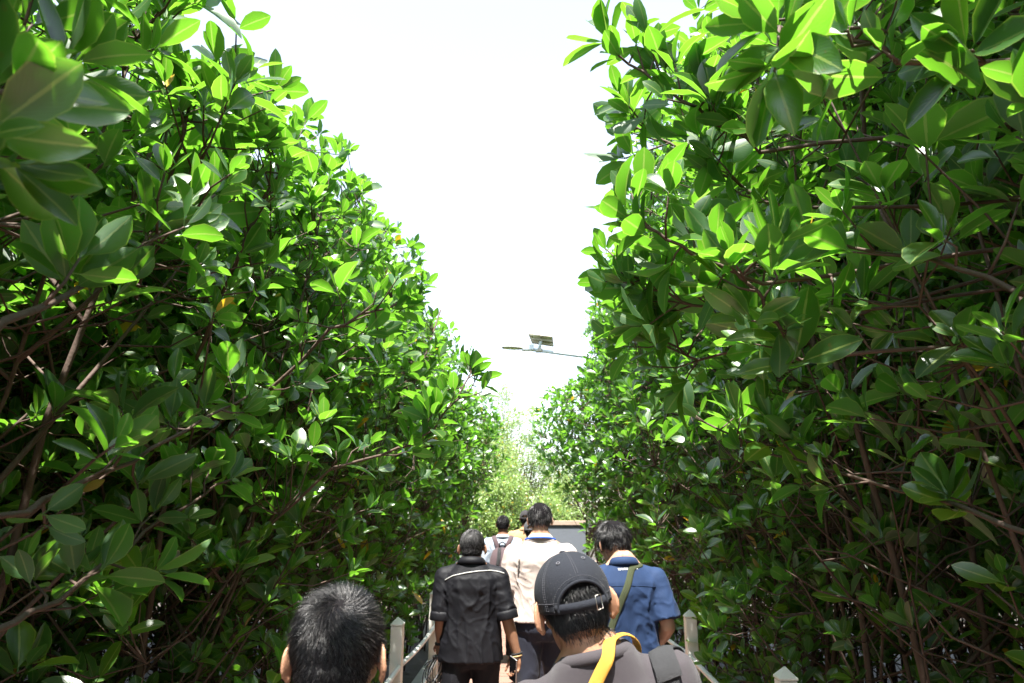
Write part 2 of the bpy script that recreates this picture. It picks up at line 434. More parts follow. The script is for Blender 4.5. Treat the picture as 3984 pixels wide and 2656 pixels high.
GL = 'left hedge of mangroves, front row'; GR = 'right hedge of mangroves, front row'
hero_tree((-2.0, 1.0, GZ), [
    dict(start=(-1.9, 0.9, 1.9), tips=[at(-60, 120, 0.80), at(10, 92, 0.72)], seed=3, nmid=1, spread=0.10, r0=0.008),
    dict(start=(-1.9, 0.6, 2.9), tips=[np.array((-1.2, 0.55, 3.25)), np.array((-0.55, 0.60, 3.4))], seed=31, nmid=7, spread=0.25),  # branch added overhead, out of view, to shade the big leaves below
    dict(start=(-1.9, 0.3, 2.9), tips=[np.array((-1.2, 0.2, 3.25)), np.array((-0.6, 0.25, 3.5))], seed=32, nmid=7, spread=0.25),  # second unseen branch added for the same shade
    dict(start=(-1.9, 0.9, 2.2), tips=[at(-40, 60, 1.0), at(75, 62, 1.05)], seed=4, nmid=1, spread=0.12, r0=0.008),
    dict(start=at(-60, 545, 1.05), tips=[at(60, 492, 1.5), at(170, 440, 1.9), at(250, 395, 2.3)], seed=5, nmid=1, r0=0.007),
    dict(start=at(-40, 345, 1.0), tips=[at(110, 270, 1.5), at(215, 195, 1.9)], seed=6, nmid=1, r0=0.008),
    dict(start=at(-30, 640, 1.2), tips=[at(60, 600, 1.6), at(160, 520, 2.1), at(230, 480, 2.4)], seed=7, nmid=1, r0=0.007),
    ], 101, 4.7, 1.05, 'mangrove nearest on the left with long diagonal branches and large blurred leaves', GL, bare=0.9, ns=5)
hero_tree((-2.0, 3.6, GZ), [
    dict(start=(-1.8, 3.6, 1.3), tips=[at(330, 470, 3.3), at(415, 445, 3.3), at(458, 400, 3.3), at(470, 366, 3.35)], seed=8, nmid=1, spread=0.12, r0=0.008),
    dict(start=(-1.6, 3.2, 1.9), tips=[at(330, 330, 2.9), at(405, 300, 2.9)], seed=9, nmid=2),
    dict(start=(-1.6, 3.0, 2.2), tips=[at(250, 230, 2.5), at(285, 160, 2.5)], seed=10, nmid=2),
    dict(start=(-1.6, 2.6, 2.6), tips=[at(180, 140, 2.2), at(200, 90, 2.2)], seed=11, nmid=2),
    ], 102, 4.5, 1.05, 'mangrove whose leafy branch leans furthest right over the walkway above the man in black', GL)
hero_tree((1.95, 1.9, GZ), [
    dict(start=(1.85, 2.0, 2.6), tips=[at(760, 285, 2.0), at(680, 245, 1.95), at(624, 215, 1.95)], seed=12, nmid=1, spread=0.12, r0=0.008),
    dict(start=(1.85, 2.0, 3.0), tips=[at(760, 150, 2.1), at(680, 100, 2.1), at(618, 55, 2.1)], seed=13, nmid=2, spread=0.15, r0=0.008),
    dict(start=(1.85, 2.2, 2.5), tips=[at(760, 320, 2.3), at(680, 300, 2.3), at(612, 270, 2.4)], seed=14, nmid=2, spread=0.15, r0=0.007),
    dict(start=(1.85, 2.2, 2.8), tips=[at(780, 210, 2.2), at(700, 160, 2.3), at(625, 120, 2.5)], seed=15, nmid=2, spread=0.16, r0=0.007),
    dict(start=(1.85, 2.0, 2.3), tips=[at(800, 360, 1.9), at(760, 300, 1.75), at(725, 262, 1.7)], seed=16, nmid=1, spread=0.10, r0=0.007),
    dict(start=(1.8, 1.1, 3.4), tips=[np.array((1.2, 1.0, 3.9)), np.array((0.65, 1.05, 4.1))], seed=33, nmid=3, spread=0.25),  # added above the frame to darken the near leaves at upper right
    dict(start=(1.7, 1.2, 2.6), tips=[at(900, 60, 1.25), at(820, 20, 1.25), at(770, 30, 1.25)], seed=17, nmid=1, spread=0.12, r0=0.007),
    dict(start=at(1060, 545, 1.5), tips=[at(900, 490, 2.2), at(775, 455, 2.7), at(690, 415, 3.0)], seed=18, nmid=1, r0=0.007),
    dict(start=at(1060, 300, 1.4), tips=[at(900, 255, 1.8), at(790, 235, 2.1)], seed=19, nmid=1, r0=0.008),
    dict(start=(1.8, 2.2, 2.6), tips=[at(700, 360, 2.6), at(640, 330, 2.6)], seed=20, nmid=2, r0=0.007),
    ], 103, 6.3, 1.10, 'mangrove overhanging the walkway at upper right with big bright leaves against the sky', GR, bare=0.7, ns=6, big=True)

protoL = [mangrove_meshes(10 + i, 4.85 + 0.10 * (i % 3), 1.20, nros=900) for i in range(3)] + [mangrove_meshes(20 + i, 4.45 + 0.10 * i, 1.15, nros=900, bare=0.84, ns=6, nbare=45) for i in range(3)]
protoR = [mangrove_meshes(40 + i, 6.2 + 0.15 * (i % 3), 1.24, nros=1150) for i in range(3)] + [mangrove_meshes(50 + i, 6.3 + 0.12 * i, 1.2, nros=960, bare=0.60, ns=5, nbr=52, nbare=50) for i in range(3)]
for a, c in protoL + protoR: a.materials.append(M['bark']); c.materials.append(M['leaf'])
rnd = random.Random(5)
def hedge(side, protos, rows, y0, y1, step, skip=()):
    for ri, (x, jitter, sc) in enumerate(rows):
        y = y0 + (0.55 if ri % 2 else 0); i = 0
        while y < y1:
            dist = 'nearest the viewer' if y < 2.2 else 'beside the middle' if y < 7.5 else 'near the far end'
            if ri == 0: lab = f'glossy mangrove in the front row {side} of the walkway, {dist}'
            else: lab = f'bare stemmed mangrove behind the front row {side} of the walkway, {dist}'
            if not (ri == 0 and any(abs(y - s) < 0.5 for s in skip)):
                place_tree(protos, (i + ri) % 3 + (3 if (0 < ri < 4 or (ri == 0 and y < (3.2 if side == 'left' else 4.4))) else 0), x + rnd.uniform(-jitter, jitter), y + rnd.uniform(-0.15, 0.15), rnd.uniform(0, 6.28),
                           sc * rnd.uniform(0.95, 1.05), lab, group=f'{side} hedge of mangroves, ' + ('front row' if ri == 0 else 'rows behind'))
            y += step; i += 1
hedge('left', protoL, [(-2.1, 0.08, 1.0), (-3.2, 0.15, 1.10), (-4.5, 0.2, 1.15), (-6.1, 0.25, 1.18), (-7.7, 0.3, 1.2), (-9.4, 0.3, 1.2)], -2.5, 13.8, 1.15, skip=(1.0, 3.6))
hedge('right', protoR, [(2.1, 0.08, 0.98), (3.2, 0.15, 1.02), (4.5, 0.2, 1.05), (6.1, 0.25, 1.08), (7.7, 0.3, 1.0), (9.4, 0.3, 1.0)], -2.4, 13.2, 1.15, skip=(1.9,))

hero_tree((1.55, 12.6, GZ), [], 111, 4.7, 1.50, 'mangrove arching over the far right end of the walkway above the grey wall', GR, floor_z=2.3, nros=900)
hero_tree((-1.9, 12.9, GZ), [], 112, 4.6, 1.40, 'mangrove bulging over the far left end of the walkway', GL, floor_z=2.0, nros=850)
# ------------------------------------------------------------------ people
def skin_mat(n, c): return mat(n, c, 0.48, 0.4, 0.10, 220, 0.10, 30, sss=0.12)
M['skin_tan'] = skin_mat('skin_tan', (0.43, 0.23, 0.14)); M['skin_brown'] = skin_mat('skin_brown', (0.26, 0.132, 0.078))
M['skin_light'] = skin_mat('skin_light', (0.45, 0.265, 0.175))
def hair_mat(n, c, grey, gm):
    m = mat(n, c, 0.32, 0.55); t = m.node_tree; b = t.nodes['Principled BSDF']
    a = t.nodes.new('ShaderNodeAttribute'); a.attribute_name = 'strand_grey_glint'
    mx = t.nodes.new('ShaderNodeMix'); mx.data_type = 'RGBA'; mx.inputs[6].default_value = (*c, 1); mx.inputs[7].default_value = (*grey, 1)
    g_ = t.nodes.new('ShaderNodeMath'); g_.operation = 'GREATER_THAN'; g_.inputs[1].default_value = 1 - gm
    t.links.new(a.outputs['Fac'], g_.inputs[0]); t.links.new(g_.outputs[0], mx.inputs[0]); t.links.new(mx.outputs[2], b.inputs['Base Color'])
    return m
M['hair_black'] = hair_mat('hair_black', (0.010, 0.0095, 0.011), (0.10, 0.09, 0.085), 0.10)
M['hair_coarse'] = hair_mat('hair_coarse', (0.011, 0.010, 0.011), (0.13, 0.125, 0.125), 0.25)  # grey strands painted in to stand for highlights on black curls
M['hair_grey'] = hair_mat('hair_greying', (0.016, 0.015, 0.016), (0.20, 0.19, 0.19), 0.22)
M['scalp'] = mat('hair_under_layer', (0.010, 0.009, 0.010), 0.95, 0.05)
M['eye'] = mat('eye_white', (0.75, 0.72, 0.68), 0.2, 0.5)
def cloth(n, c, rough=0.85, bump=0.25, sc=500, var=0.10, sheen=0.1): return mat(n, c, rough, 0.25, bump, sc, var, 9, sheen=sheen)
M['black_shirt'] = cloth('black_cotton', (0.006, 0.006, 0.0085), 0.60, 0.2, sheen=0.0)
M['cream_shirt'] = cloth('cream_cotton', (0.47, 0.395, 0.355))
M['blue_shirt'] = cloth('blue_cotton', (0.0135, 0.032, 0.086), 0.75, sheen=0.03)
M['grey_tee'] = cloth('charcoal_jersey', (0.052, 0.045, 0.050), 0.9, 0.35, 700, 0.14)
M['pale_shirt'] = cloth('pale_blue_cotton', (0.33, 0.38, 0.45)); M['tan_shirt'] = cloth('tan_cotton', (0.36, 0.25, 0.13))
M['dark_trousers'] = cloth('black_trouser', (0.007, 0.007, 0.010), 0.75, sheen=0.0); M['navy_trousers'] = cloth('navy_trouser', (0.016, 0.018, 0.030), 0.75)
M['shoe'] = mat('black_shoe', (0.02, 0.02, 0.02), 0.5); M['cap_navy'] = cloth('faded_navy_twill', (0.0145, 0.0165, 0.0235), 0.85, 0.4, 600, 0.25, 0.03)
M['cap_dark'] = cloth('dark_cap', (0.030, 0.027, 0.030)); M['cap_grey'] = cloth('grey_cap', (0.055, 0.055, 0.060))
M['thread'] = mat('pale_thread', (0.10, 0.10, 0.115), 0.8); M['white_piping'] = mat('white_piping', (0.45, 0.45, 0.43), 0.6)
M['metal'] = mat('steel', (0.55, 0.52, 0.48), 0.3, 0.5, metal=1.0)
M['yellow_web'] = mat('yellow_webbing', (0.62, 0.32, 0.04), 0.55, 0.4, 0.5, 900, 0.06, 20)
M['olive_web'] = mat('olive_webbing', (0.055, 0.066, 0.032), 0.75, 0.3, 0.5, 900, 0.1, 20)
M['blue_ribbon'] = mat('blue_ribbon', (0.03, 0.11, 0.55), 0.5, 0.4)
M['black_web'] = mat('black_nylon', (0.016, 0.016, 0.018), 0.55, 0.4, 0.6, 700, 0.2, 30)
M['pad_mesh'] = mat('woven_grey_pad', (0.034, 0.034, 0.037), 0.65, 0.4, 0.6, 700, 0.4, 500)
M['brown_pack'] = cloth('brown_canvas', (0.075, 0.050, 0.055)); M['black_cable'] = mat('black_rubber', (0.012, 0.012, 0.013), 0.35, 0.5)
M['phone'] = mat('phone_black', (0.012, 0.012, 0.014), 0.12, 0.5); M['phone_edge'] = mat('phone_edge', (0.55, 0.55, 0.56), 0.3, 0.5, metal=0.8)
M['bead'] = mat('wooden_bead', (0.55, 0.36, 0.17), 0.5)
M['print_white'] = mat('white_print', (0.8, 0.8, 0.8), 0.7); M['print_black'] = mat('black_print', (0.02, 0.02, 0.02), 0.7)

def remesh(mb, voxel, smooth=3, name='body'):
    me = mb.mesh('tmp'); o = link('tmp', me)
    r = o.modifiers.new('r', 'REMESH'); r.mode = 'VOXEL'; r.voxel_size = voxel; r.use_smooth_shade = True
    if smooth:
        s = o.modifiers.new('s', 'SMOOTH'); s.factor = 0.5; s.iterations = smooth
    dg = bpy.context.evaluated_depsgraph_get(); dg.update()
    out = bpy.data.meshes.new_from_object(o.evaluated_get(dg)); out.name = name
    bpy.data.objects.remove(o); bpy.data.meshes.remove(me)
    out.polygons.foreach_set('use_smooth', [True] * len(out.polygons))
    return out
def coords(me):
    a = np.empty(len(me.vertices) * 3, np.float32); me.vertices.foreach_get('co', a); return a.reshape(-1, 3).astype(float)
def normals(me):
    a = np.empty(len(me.vertices) * 3, np.float32); me.vertices.foreach_get('normal', a); return a.reshape(-1, 3).astype(float)
def bvh(me): return BVHTree.FromPolygons([v.co for v in me.vertices], [list(p.vertices) for p in me.polygons])
def sring(a, b, z, yc=0.0, xc=0.0, k=40, p=0.85):
    t = np.arange(k) * 2 * np.pi / k; c, s = np.cos(t), np.sin(t)
    return np.stack([xc + a * np.sign(c) * np.abs(c) ** p, yc + b * np.sign(s) * np.abs(s) ** p, np.full(k, z)], 1)

def head_parts(ear_out=30, ear_s=1.0):
    h = MB()
    h.ellipsoid((0, -0.014, 0.020), (0.0765, 0.094, 0.092), 24, 18)
    h.ellipsoid((0, -0.030, -0.022), (0.066, 0.072, 0.070), 20, 14)
    h.ellipsoid((0, 0.028, -0.045), (0.060, 0.060, 0.072), 20, 14)
    h.ellipsoid((0, 0.058, -0.098), (0.027, 0.022, 0.020))
    h.ellipsoid((0, 0.074, 0.022), (0.050, 0.016, 0.013))
    h.cone((0, 0.086, 0.005), (0, 0.107, -0.030), 0.008, 0.012, 10, 3)
    for s in (-1, 1): h.ellipsoid((s * 0.011, 0.096, -0.034), (0.009, 0.010, 0.007), 10, 8)
    h.ellipsoid((0, 0.087, -0.062), (0.022, 0.008, 0.005)); h.ellipsoid((0, 0.085, -0.073), (0.020, 0.009, 0.006))
    for s in (-1, 1):
        h.ellipsoid((s * 0.046, 0.055, -0.028), (0.020, 0.022, 0.020), 12, 8)
        # ear: a tilted plate with a rolled rim and a lobe
        m = Matrix.Translation((s * 0.074, -0.004, -0.012)) @ Matrix.Rotation(s * R(ear_out), 4, 'Z') @ Matrix.Rotation(-s * R(7), 4, 'Y') @ Matrix.Scale(ear_s, 4)
        e = MB()
        e.ellipsoid((s * 0.004, -0.014, 0.0), (0.0052, 0.020, 0.030), 14, 12)
        rim = [(s * 0.005, -0.013 - 0.0195 * math.sin(t) + (0.006 if t > 2.6 else 0), 0.0315 * math.cos(t) * (1.0 if t < 1.6 else 1.05)) for t in np.linspace(-0.5, 3.0, 15)]
        e.tube(rim, np.interp(np.arange(15), [0, 3, 8, 14], [0.003, 0.0048, 0.0046, 0.004]), 8)
        e.ellipsoid((s * 0.004, -0.009, -0.031), (0.0058, 0.0100, 0.0095), 10, 8)
        h.add([m @ Vector(p) for p in np.concatenate(e.v)], e.f)
    return h
def hand(mb, wrist, d, n, side, curl=35, spread=1.0):
    """palm, four fingers and a thumb; d = along the hand, n = palm normal (towards the palm side)"""
    w = np.asarray(wrist, float); d = np.asarray(d, float); d = d / np.linalg.norm(d)
    n = np.asarray(n, float); n = n - n.dot(d) * d; n = n / np.linalg.norm(n); l = np.cross(d, n) * side
    B = Matrix((l.tolist(), d.tolist(), n.tolist())).transposed().to_4x4()
    mb.ellipsoid(w + d * 0.050, (0.040, 0.054, 0.0155), 14, 10, B)
    mb.cone(w - d * 0.02, w + d * 0.03, 0.026, 0.028, 10, 3)
    for i, (off, L) in enumerate(((0.028, 0.070), (0.0095, 0.079), (-0.0095, 0.073), (-0.027, 0.057))):
        p = w + d * (0.088 - 0.006 * abs(i - 1)) + l * off * spread; a = R(8); 
        for k, (q, rr) in enumerate(((0.45, 0.0088), (0.31, 0.0082), (0.24, 0.0075))):
            a += R(curl * (0.55 if k == 0 else 1.0) * (1 + 0.08 * i))
            e = p + (d * math.cos(a) + n * math.sin(a)) * L * q + l * off * 0.06
            mb.cone(p, e, rr, rr * 0.92, 8, 2); p = e
    p = w + d * 0.022 + l * 0.026
    for k, (L, rr, sp, nn) in enumerate(((0.042, 0.0125, 0.75, 0.35), (0.033, 0.0105, 0.40, 0.35), (0.027, 0.0092, 0.15, 0.4))):
        v = d * 0.85 + l * sp + n * nn; e = p + v / np.linalg.norm(v) * L
        mb.cone(p, e, rr, rr * 0.9, 8, 2); p = e

def wrinkle(me, seed, amp, keep=None, f=(10.0, 10.0, 2.4), armpits=(), up=1.0):
    V = coords(me); Nn = normals(me); sv = Vector((seed * 3.7, seed * 1.3, seed * 7.1)); out = np.zeros(len(V))
    for i, p in enumerate(V):
        q = Vector(p); wv = noise.noise_vector(q * 3.1 + sv)
        a = Vector((q.x * f[0], q.y * f[1], q.z * f[2])) + wv * 0.9 + sv
        r1 = 1 - abs(noise.noise(a)) * 2.4
        b = Vector((q.x * 13 + q.z * 9, q.y * 13, q.z * 8 - q.x * 5)) + wv * 1.4 + sv * 2
        r2 = 1 - abs(noise.noise(b)) * 2.2
        h = max(r1, 0) ** 2.6 * 1.0 + max(r2, 0) ** 4 * 0.5 + 0.12 * noise.noise(q * 30 + sv)
        for ax, az in armpits:       # pull folds radiating from the armpits
            dx, dz = q.x - ax, q.z - az; rr = math.hypot(dx, dz); an = math.atan2(dz, dx)
            h += 0.45 * math.exp(-(rr / 0.12) ** 2) * math.sin(an * 5 + 5 * wv.x) * min(1, rr / 0.07)
        out[i] = h - 0.6
    k = np.ones(len(V)) if keep is None else np.array([keep(p) for p in V])
    V = V + Nn * (out * amp * k)[:, None]
    me.vertices.foreach_set('co', V.astype(np.float32).ravel()); me.update()

def hair_mesh(body, Hinv, maskf, rng, count, length, flow, lift=0.5, rad=0.0006, base_off=0.003, curl=0.0, droop=0.0, seg=5, lvar=0.3, name='hair', clump=0.0, fade=0.03):
    """short base layer over the scalp plus many strands, rooted on the body's own head surface"""
    V = coords(body); Nn = normals(body)
    Q = np.array(V) @ np.array(Hinv.to_3x3()).T + np.array(Hinv.translation)
    mk = np.array([maskf(q) for q in Q])
    polys = [tuple(p.vertices) for p in body.polygons]
    keep = [p for p in polys if all(mk[i] for i in p)]
    zn = Q[mk][:, 2].min(); full = keep; keep = [p for p in full if Q[p[0]][2] > zn + fade * (1 if Q[p[0]][1] < -0.02 else 0)]
    used = sorted({i for p in keep for i in p}); mp = {j: i for i, j in enumerate(used)}
    mb = MB()
    mb.add(V[used] + Nn[used] * base_off, [tuple(mp[i] for i in p) for p in keep]); nb = len(used)
    K = np.array([p if len(p) == 4 else p + (p[-1],) for p in full])
    pk = np.array([min(1.0, 0.12 + 0.88 * max(0, (Q[p[0]][2] - zn) / (fade + 0.02))) for p in full]); pk /= pk.sum()
    pick = rng.choice(len(K), count, p=pk); w = rng.dirichlet((1, 1, 1, 1), count)
    root = (V[K[pick]] * w[..., None]).sum(1); nn = (Nn[K[pick]] * w[..., None]).sum(1); nn /= np.linalg.norm(nn, axis=1)[:, None]
    q = root @ np.array(Hinv.to_3x3()).T + np.array(Hinv.translation)
    R3 = np.array(Hinv.to_3x3().inverted())
    fl = np.array([flow(a) for a in q]); fl = fl @ R3.T
    fl = fl - (fl * nn).sum(1)[:, None] * nn; fl /= np.linalg.norm(fl, axis=1)[:, None] + 1e-9
    if clump:
        cl = np.array([noise.noise_vector(Vector(a * 38)) for a in q]); fl = fl + cl * clump; 
    ln = np.array([length(a) for a in q]) * rng.uniform(1 - lvar, 1 + lvar, count)
    d = fl + nn * lift + rng.normal(0, 0.16, (count, 3)); d /= np.linalg.norm(d, axis=1)[:, None]
    pts = [root]; ph = rng.uniform(0, 6.28, count); cu = np.cross(d, nn)
    for i in range(1, seg):
        d = d - nn * 0.16 * lift + np.array((0, 0, -droop)); 
        if curl: d = d + curl * (np.cos(ph + i * 2.2)[:, None] * cu + np.sin(ph + i * 2.2)[:, None] * nn)
        d /= np.linalg.norm(d, axis=1)[:, None]
        pts.append(pts[-1] + d * (ln / (seg - 1))[:, None])
    P = np.stack(pts, 1); k = 3
    u = np.cross(fl, nn) + 1e-6; u /= np.linalg.norm(u, axis=1)[:, None]
    rr = rad * np.linspace(1, 0.35, seg)
    ang = np.arange(k) * 2 * np.pi / k
    off = np.cos(ang)[None, None, :, None] * u[:, None, None, :] + np.sin(ang)[None, None, :, None] * nn[:, None, None, :]
    S = (P[:, :, None, :] + off * rr[None, :, None, None]).reshape(-1, 3)
    base = (np.arange(count) * seg * k)[:, None]
    f1 = []
    for i in range(seg - 1):
        for j in range(k): f1.append((i * k + j, i * k + (j + 1) % k, (i + 1) * k + (j + 1) % k, (i + 1) * k + j))
    Fs = (base[:, None] + np.array(f1)[None]).reshape(-1, 4)
    mb.add(S, Fs.tolist())
    me = mb.mesh(name); nk = len(keep)
    me.materials.append(None); me.materials.append(None)
    me.polygons.foreach_set('material_index', [0] * nk + [1] * (len(me.polygons) - nk))
    at_ = me.attributes.new('strand_grey_glint', 'FLOAT', 'POINT')
    at_.data.foreach_set('value', np.concatenate([np.zeros(nb), np.repeat(rng.random(count), seg * k)]).astype(np.float32))
    return me

def hairline(nape=-0.078, front=0.055, ear=0.026):
    ys = [-0.14, -0.050, -0.034, 0.0, 0.018, 0.034, 0.055, 0.12]; zs = [nape, nape + 0.004, nape * 0.35, ear, 0.004, -0.004, front - 0.01, front]
    def f(q):
        if abs(q[0]) > 0.0815 or q[2] < nape - 0.01: return False
        wob = 0.004 * noise.noise(Vector((q[0] * 60, q[1] * 60, 0.3)))
        return q[2] > np.interp(q[1], ys, zs) + wob
    return f
def whorl(C, swirl=0.7):
    C = np.array(C)
    def f(q):
        d = q - C; n = q / (np.linalg.norm(q) + 1e-9)
        t = d - d.dot(n) * n; t /= np.linalg.norm(t) + 1e-6
        return t + swirl * np.cross(n, t) * math.exp(-(np.linalg.norm(d) / 0.07) ** 2)
    return f

def strip(parent, name, m, tree, guide, width, off=0.004, thick=0.003, n=30, steer=None):
    """a flat band laid on a surface along guide points"""
    G = np.array(guide, float); s = np.linspace(0, 1, len(G)); t = np.linspace(0, 1, n)
    P = np.stack([np.interp(t, s, G[:, i]) for i in range(3)], 1)
    for _ in range(3): P[1:-1] = (P[:-2] + 2 * P[1:-1] + P[2:]) / 4
    pts = []; nr = []
    for p in P:
        co, no, _, _ = tree.find_nearest(Vector(p)); pts.append(np.array(co)); nr.append(np.array(no))
    pts = np.array(pts); nr = np.array(nr)
    for _ in range(3): nr[1:-1] = (nr[:-2] + 2 * nr[1:-1] + nr[2:]); nr /= np.linalg.norm(nr, axis=1)[:, None]; pts[1:-1] = (pts[:-2] + 2 * pts[1:-1] + pts[2:]) / 4
    T = np.gradient(pts, axis=0); T /= np.linalg.norm(T, axis=1)[:, None] + 1e-9
    S = np.cross(T, nr); S /= np.linalg.norm(S, axis=1)[:, None] + 1e-9
    mb = MB(); rings = []
    for p, nn, ss in zip(pts, nr, S):
        o = p + nn * off; w = ss * width / 2
        rings.append(np.array([o - w, o - w * 0.5 + nn * thick * .6, o + w * 0.5 + nn * thick * .6, o + w, o + w * 0.98 - nn * thick, o - w * 0.98 - nn * thick]))
    mb.loft(rings); return bevel(mb.build(name, m, parent), 0.001, 1)
def line_on(parent, name, m, tree, pts, r=0.0012, back=True):
    P = []; a = np.array(pts); tt = np.linspace(0, len(a) - 1, 60); a = np.stack([np.interp(tt, np.arange(len(a)), a[:, i]) for i in (0, 1)], 1)
    for _ in range(4): a[1:-1] = (a[:-2] + 2 * a[1:-1] + a[2:]) / 4
    for x, z in a:
        h = tree.ray_cast(Vector((x, -1.0 if back else 1.0, z)), Vector((0, 1 if back else -1, 0)))
        if h[0] is not None: P.append(np.array(h[0]) + np.array(h[1]) * r * 0.7)
    mb = MB(); mb.tube(P, r, 8); return mb.build(name, m, parent)

class Person:
    def __init__(s, x, y, H, label, skin, sw=0.188, girth=1.0, rz=0.0, head=(0, 0, 0), head_off=(0, 0, 0), voxel=0.006, arms=None, ear=(30, 1.0), seed=1, neck=0.056, slope=0.0, stride=0.12, headscale=1.0, up=0.0, shear=0.0):
        s.root = empty('person', (x, y, 0), rz, label, 'person', 'people walking along the boardwalk')
        s.H = H; k = s.k = (H + up) / 1.70; s.shear = shear; s.sw = sw; s.g = girth; s.seed = seed; s.rng = np.random.default_rng(seed)
        yaw, pit, rol = head; s.neck = neck
        zc = H - 0.115 * headscale
        piv = Vector((0, -0.015, -0.085))
        s.Mh = Matrix.Translation(Vector((0, 0.012, zc)) + Vector(head_off)) @ Matrix.Translation(piv) @ Matrix.Rotation(R(yaw), 4, 'Z') @ Matrix.Rotation(R(-pit), 4, 'X') @ Matrix.Rotation(R(rol), 4, 'Y') @ Matrix.Translation(-piv) @ Matrix.Scale(headscale, 4)
        s.Hinv = s.Mh.inverted()
        s.zs = (1.385 + slope) * k
        b = MB(); hp = head_parts(*ear); b.add([s.Mh @ Vector(p) for p in np.concatenate(hp.v)], hp.f)
        nt_ = s.Mh @ Vector((0, -0.026, -0.045))
        b.cone((0, -0.022, 1.40 * k), nt_, neck * 1.10, neck * 0.98, 20, 6)
        b.cone((0, 0.0, 1.40 * k), s.Mh @ Vector((0, 0.0, -0.06)), neck * 0.9, neck * 0.8, 18, 5)
        for q in (-1, 1): b.cone((q * 0.02, -0.03, 1.47 * k), (q * 0.11, -0.02, s.zs + 0.005), 0.038, 0.034, 12, 4)
        w = girth * 0.87
        b.loft([sring(0.155 * w, 0.11 * w, .86 * k), sring(.165 * w, .115 * w, .95 * k), sring(.15 * w, .105 * w, 1.08 * k), sring(.165 * w, .11 * w, 1.22 * k), sring(.17 * w, .11 * w, 1.33 * k), sring(.14 * w, .09 * w, 1.40 * k), sring(.07, .07, 1.44 * k)])
        arms = arms or {}; s.arm = {}
        for q in (-1, 1):
            sh = np.array((q * sw, -0.008, s.zs - 0.02))
            el = np.array(arms.get((q, 'e'), (q * (sw + 0.055), -0.03, s.zs - 0.30 * k)))
            wr = np.array(arms.get((q, 'w'), (q * (sw + 0.07), 0.06, s.zs - 0.54 * k)))
            s.arm[q] = (sh, el, wr)
            b.cone((q * 0.10, -0.01, s.zs), sh, 0.05, 0.052, 14, 3); b.cone(sh, el, 0.048, 0.040, 14, 5)
            fm = el + (wr - el) * 0.3; b.cone(el, fm, 0.039, 0.040, 14, 3); b.cone(fm, wr, 0.040, 0.0265, 14, 5)
            dd = arms.get((q, 'd'), wr - el); nn = arms.get((q, 'n'), (-q, 0, 0))
            hand(b, wr, dd, nn, arms.get((q, 's'), q), arms.get((q, 'c'), 28)); s.arm[q] = (sh, el, wr, np.array(dd, float), np.array(nn, float))
        s.leg = {}
        for q in (-1, 1):
            hip = np.array((q * 0.085, 0, 0.90 * k)); an = np.array((q * 0.10, q * stride, 0.085)); kn = np.array((q * 0.098, q * stride * 0.5 + 0.03, 0.49 * k))
            s.leg[q] = (hip, kn, an)
            b.cone(hip, kn, 0.070, 0.050, 14, 5); b.cone(kn, an, 0.050, 0.036, 14, 5); b.cone(an + (0, -0.03, -0.03), an + (0, 0.12, -0.045), 0.035, 0.028, 12, 3)
        s.body = remesh(b, voxel, 3, 'body'); s.tilt(s.body, zc - 0.12); s.bo = link('body', s.body, s.root, M[skin])
        for q in (-1, 1):
            e = MB(); e.ellipsoid((q * 0.031, 0.079, 0.0), (0.012, 0.012, 0.009), 10, 8); e.v = [np.array([s.Mh @ Vector(p) for p in np.concatenate(e.v)])]
            e.build('eye', M['eye'], s.root)
    def tilt(s, me, ztop):
        if not s.shear: return
        V = coords(me); w_ = np.clip((V[:, 2] - 0.95) / 0.4, 0, 1) * np.clip((ztop + 0.03 - V[:, 2]) / 0.06, 0, 1)
        V[:, 2] += s.shear * V[:, 0] * w_; me.vertices.foreach_set('co', V.astype(np.float32).ravel()); me.update()
    def trousers(s, m):
        k = s.k; b = MB(); w = s.g
        b.loft([sring(.13 * w, .10 * w, .80 * k), sring(.172 * w, .125 * w, .86 * k), sring(.178 * w, .128 * w, .95 * k), sring(.166 * w, .118 * w, 1.02 * k)])
        for q in (-1, 1):
            hip, kn, an = s.leg[q]; b.cone(hip + (q * .008, 0, 0), kn, .098 * w, .075, 18, 6); b.cone(kn, an + (0, 0, 0.0), .075, .062, 18, 6, ends=False); b.ellipsoid(kn, (.075, .075, .075))
        me = remesh(b, 0.010, 3, 'trousers'); wrinkle(me, s.seed + 5, 0.006, f=(8, 8, 4)); link('trousers', me, s.root, m)
        for q in (-1, 1):
            an = s.leg[q][2]; b = MB()
            b.loft([np.array([(an[0] + math.cos(t) * .040 * a, an[1] + 0.045 + math.sin(t) * .135 * c + sh, z) for t in np.arange(20) * math.pi / 10]) for z, a, c, sh in ((0.004, 1, 1, 0), (0.03, 1.02, 1.0, 0), (0.05, .95, .93, -.004), (0.075, .8, .6, -.03), (0.10, .75, .38, -.045))])
            b.build('shoe', M['shoe'], s.root)
    def shirt(s, m, hem, sleeve, amp=0.006, name='shirt', flare=1.0, sl_r=(0.075, 0.068), voxel=0.008, top=1.452, neck_r=0.070, forearm=0.0):
        k = s.k; b = MB(); g = s.g; z = s.zs
        b.loft([sring(.200 * g * flare, .138 * g * flare, hem), sring(.192 * g, .132 * g, max(hem + 0.05, .97 * k)), sring(.180 * g, .125 * g, 1.10 * k), sring(.186 * g, .126 * g, 1.20 * k, -.004), sring(.190 * g, .124 * g, 1.29 * k, -.010),
                sring(.180 * g, .112 * g, z - 0.025, -.016), sring(.135 * g, .095 * g, z + 0.022, -.018), sring(neck_r + .018, neck_r + .012, top * k - 0.015, -.016), sring(neck_r, neck_r, top * k, -.012)])
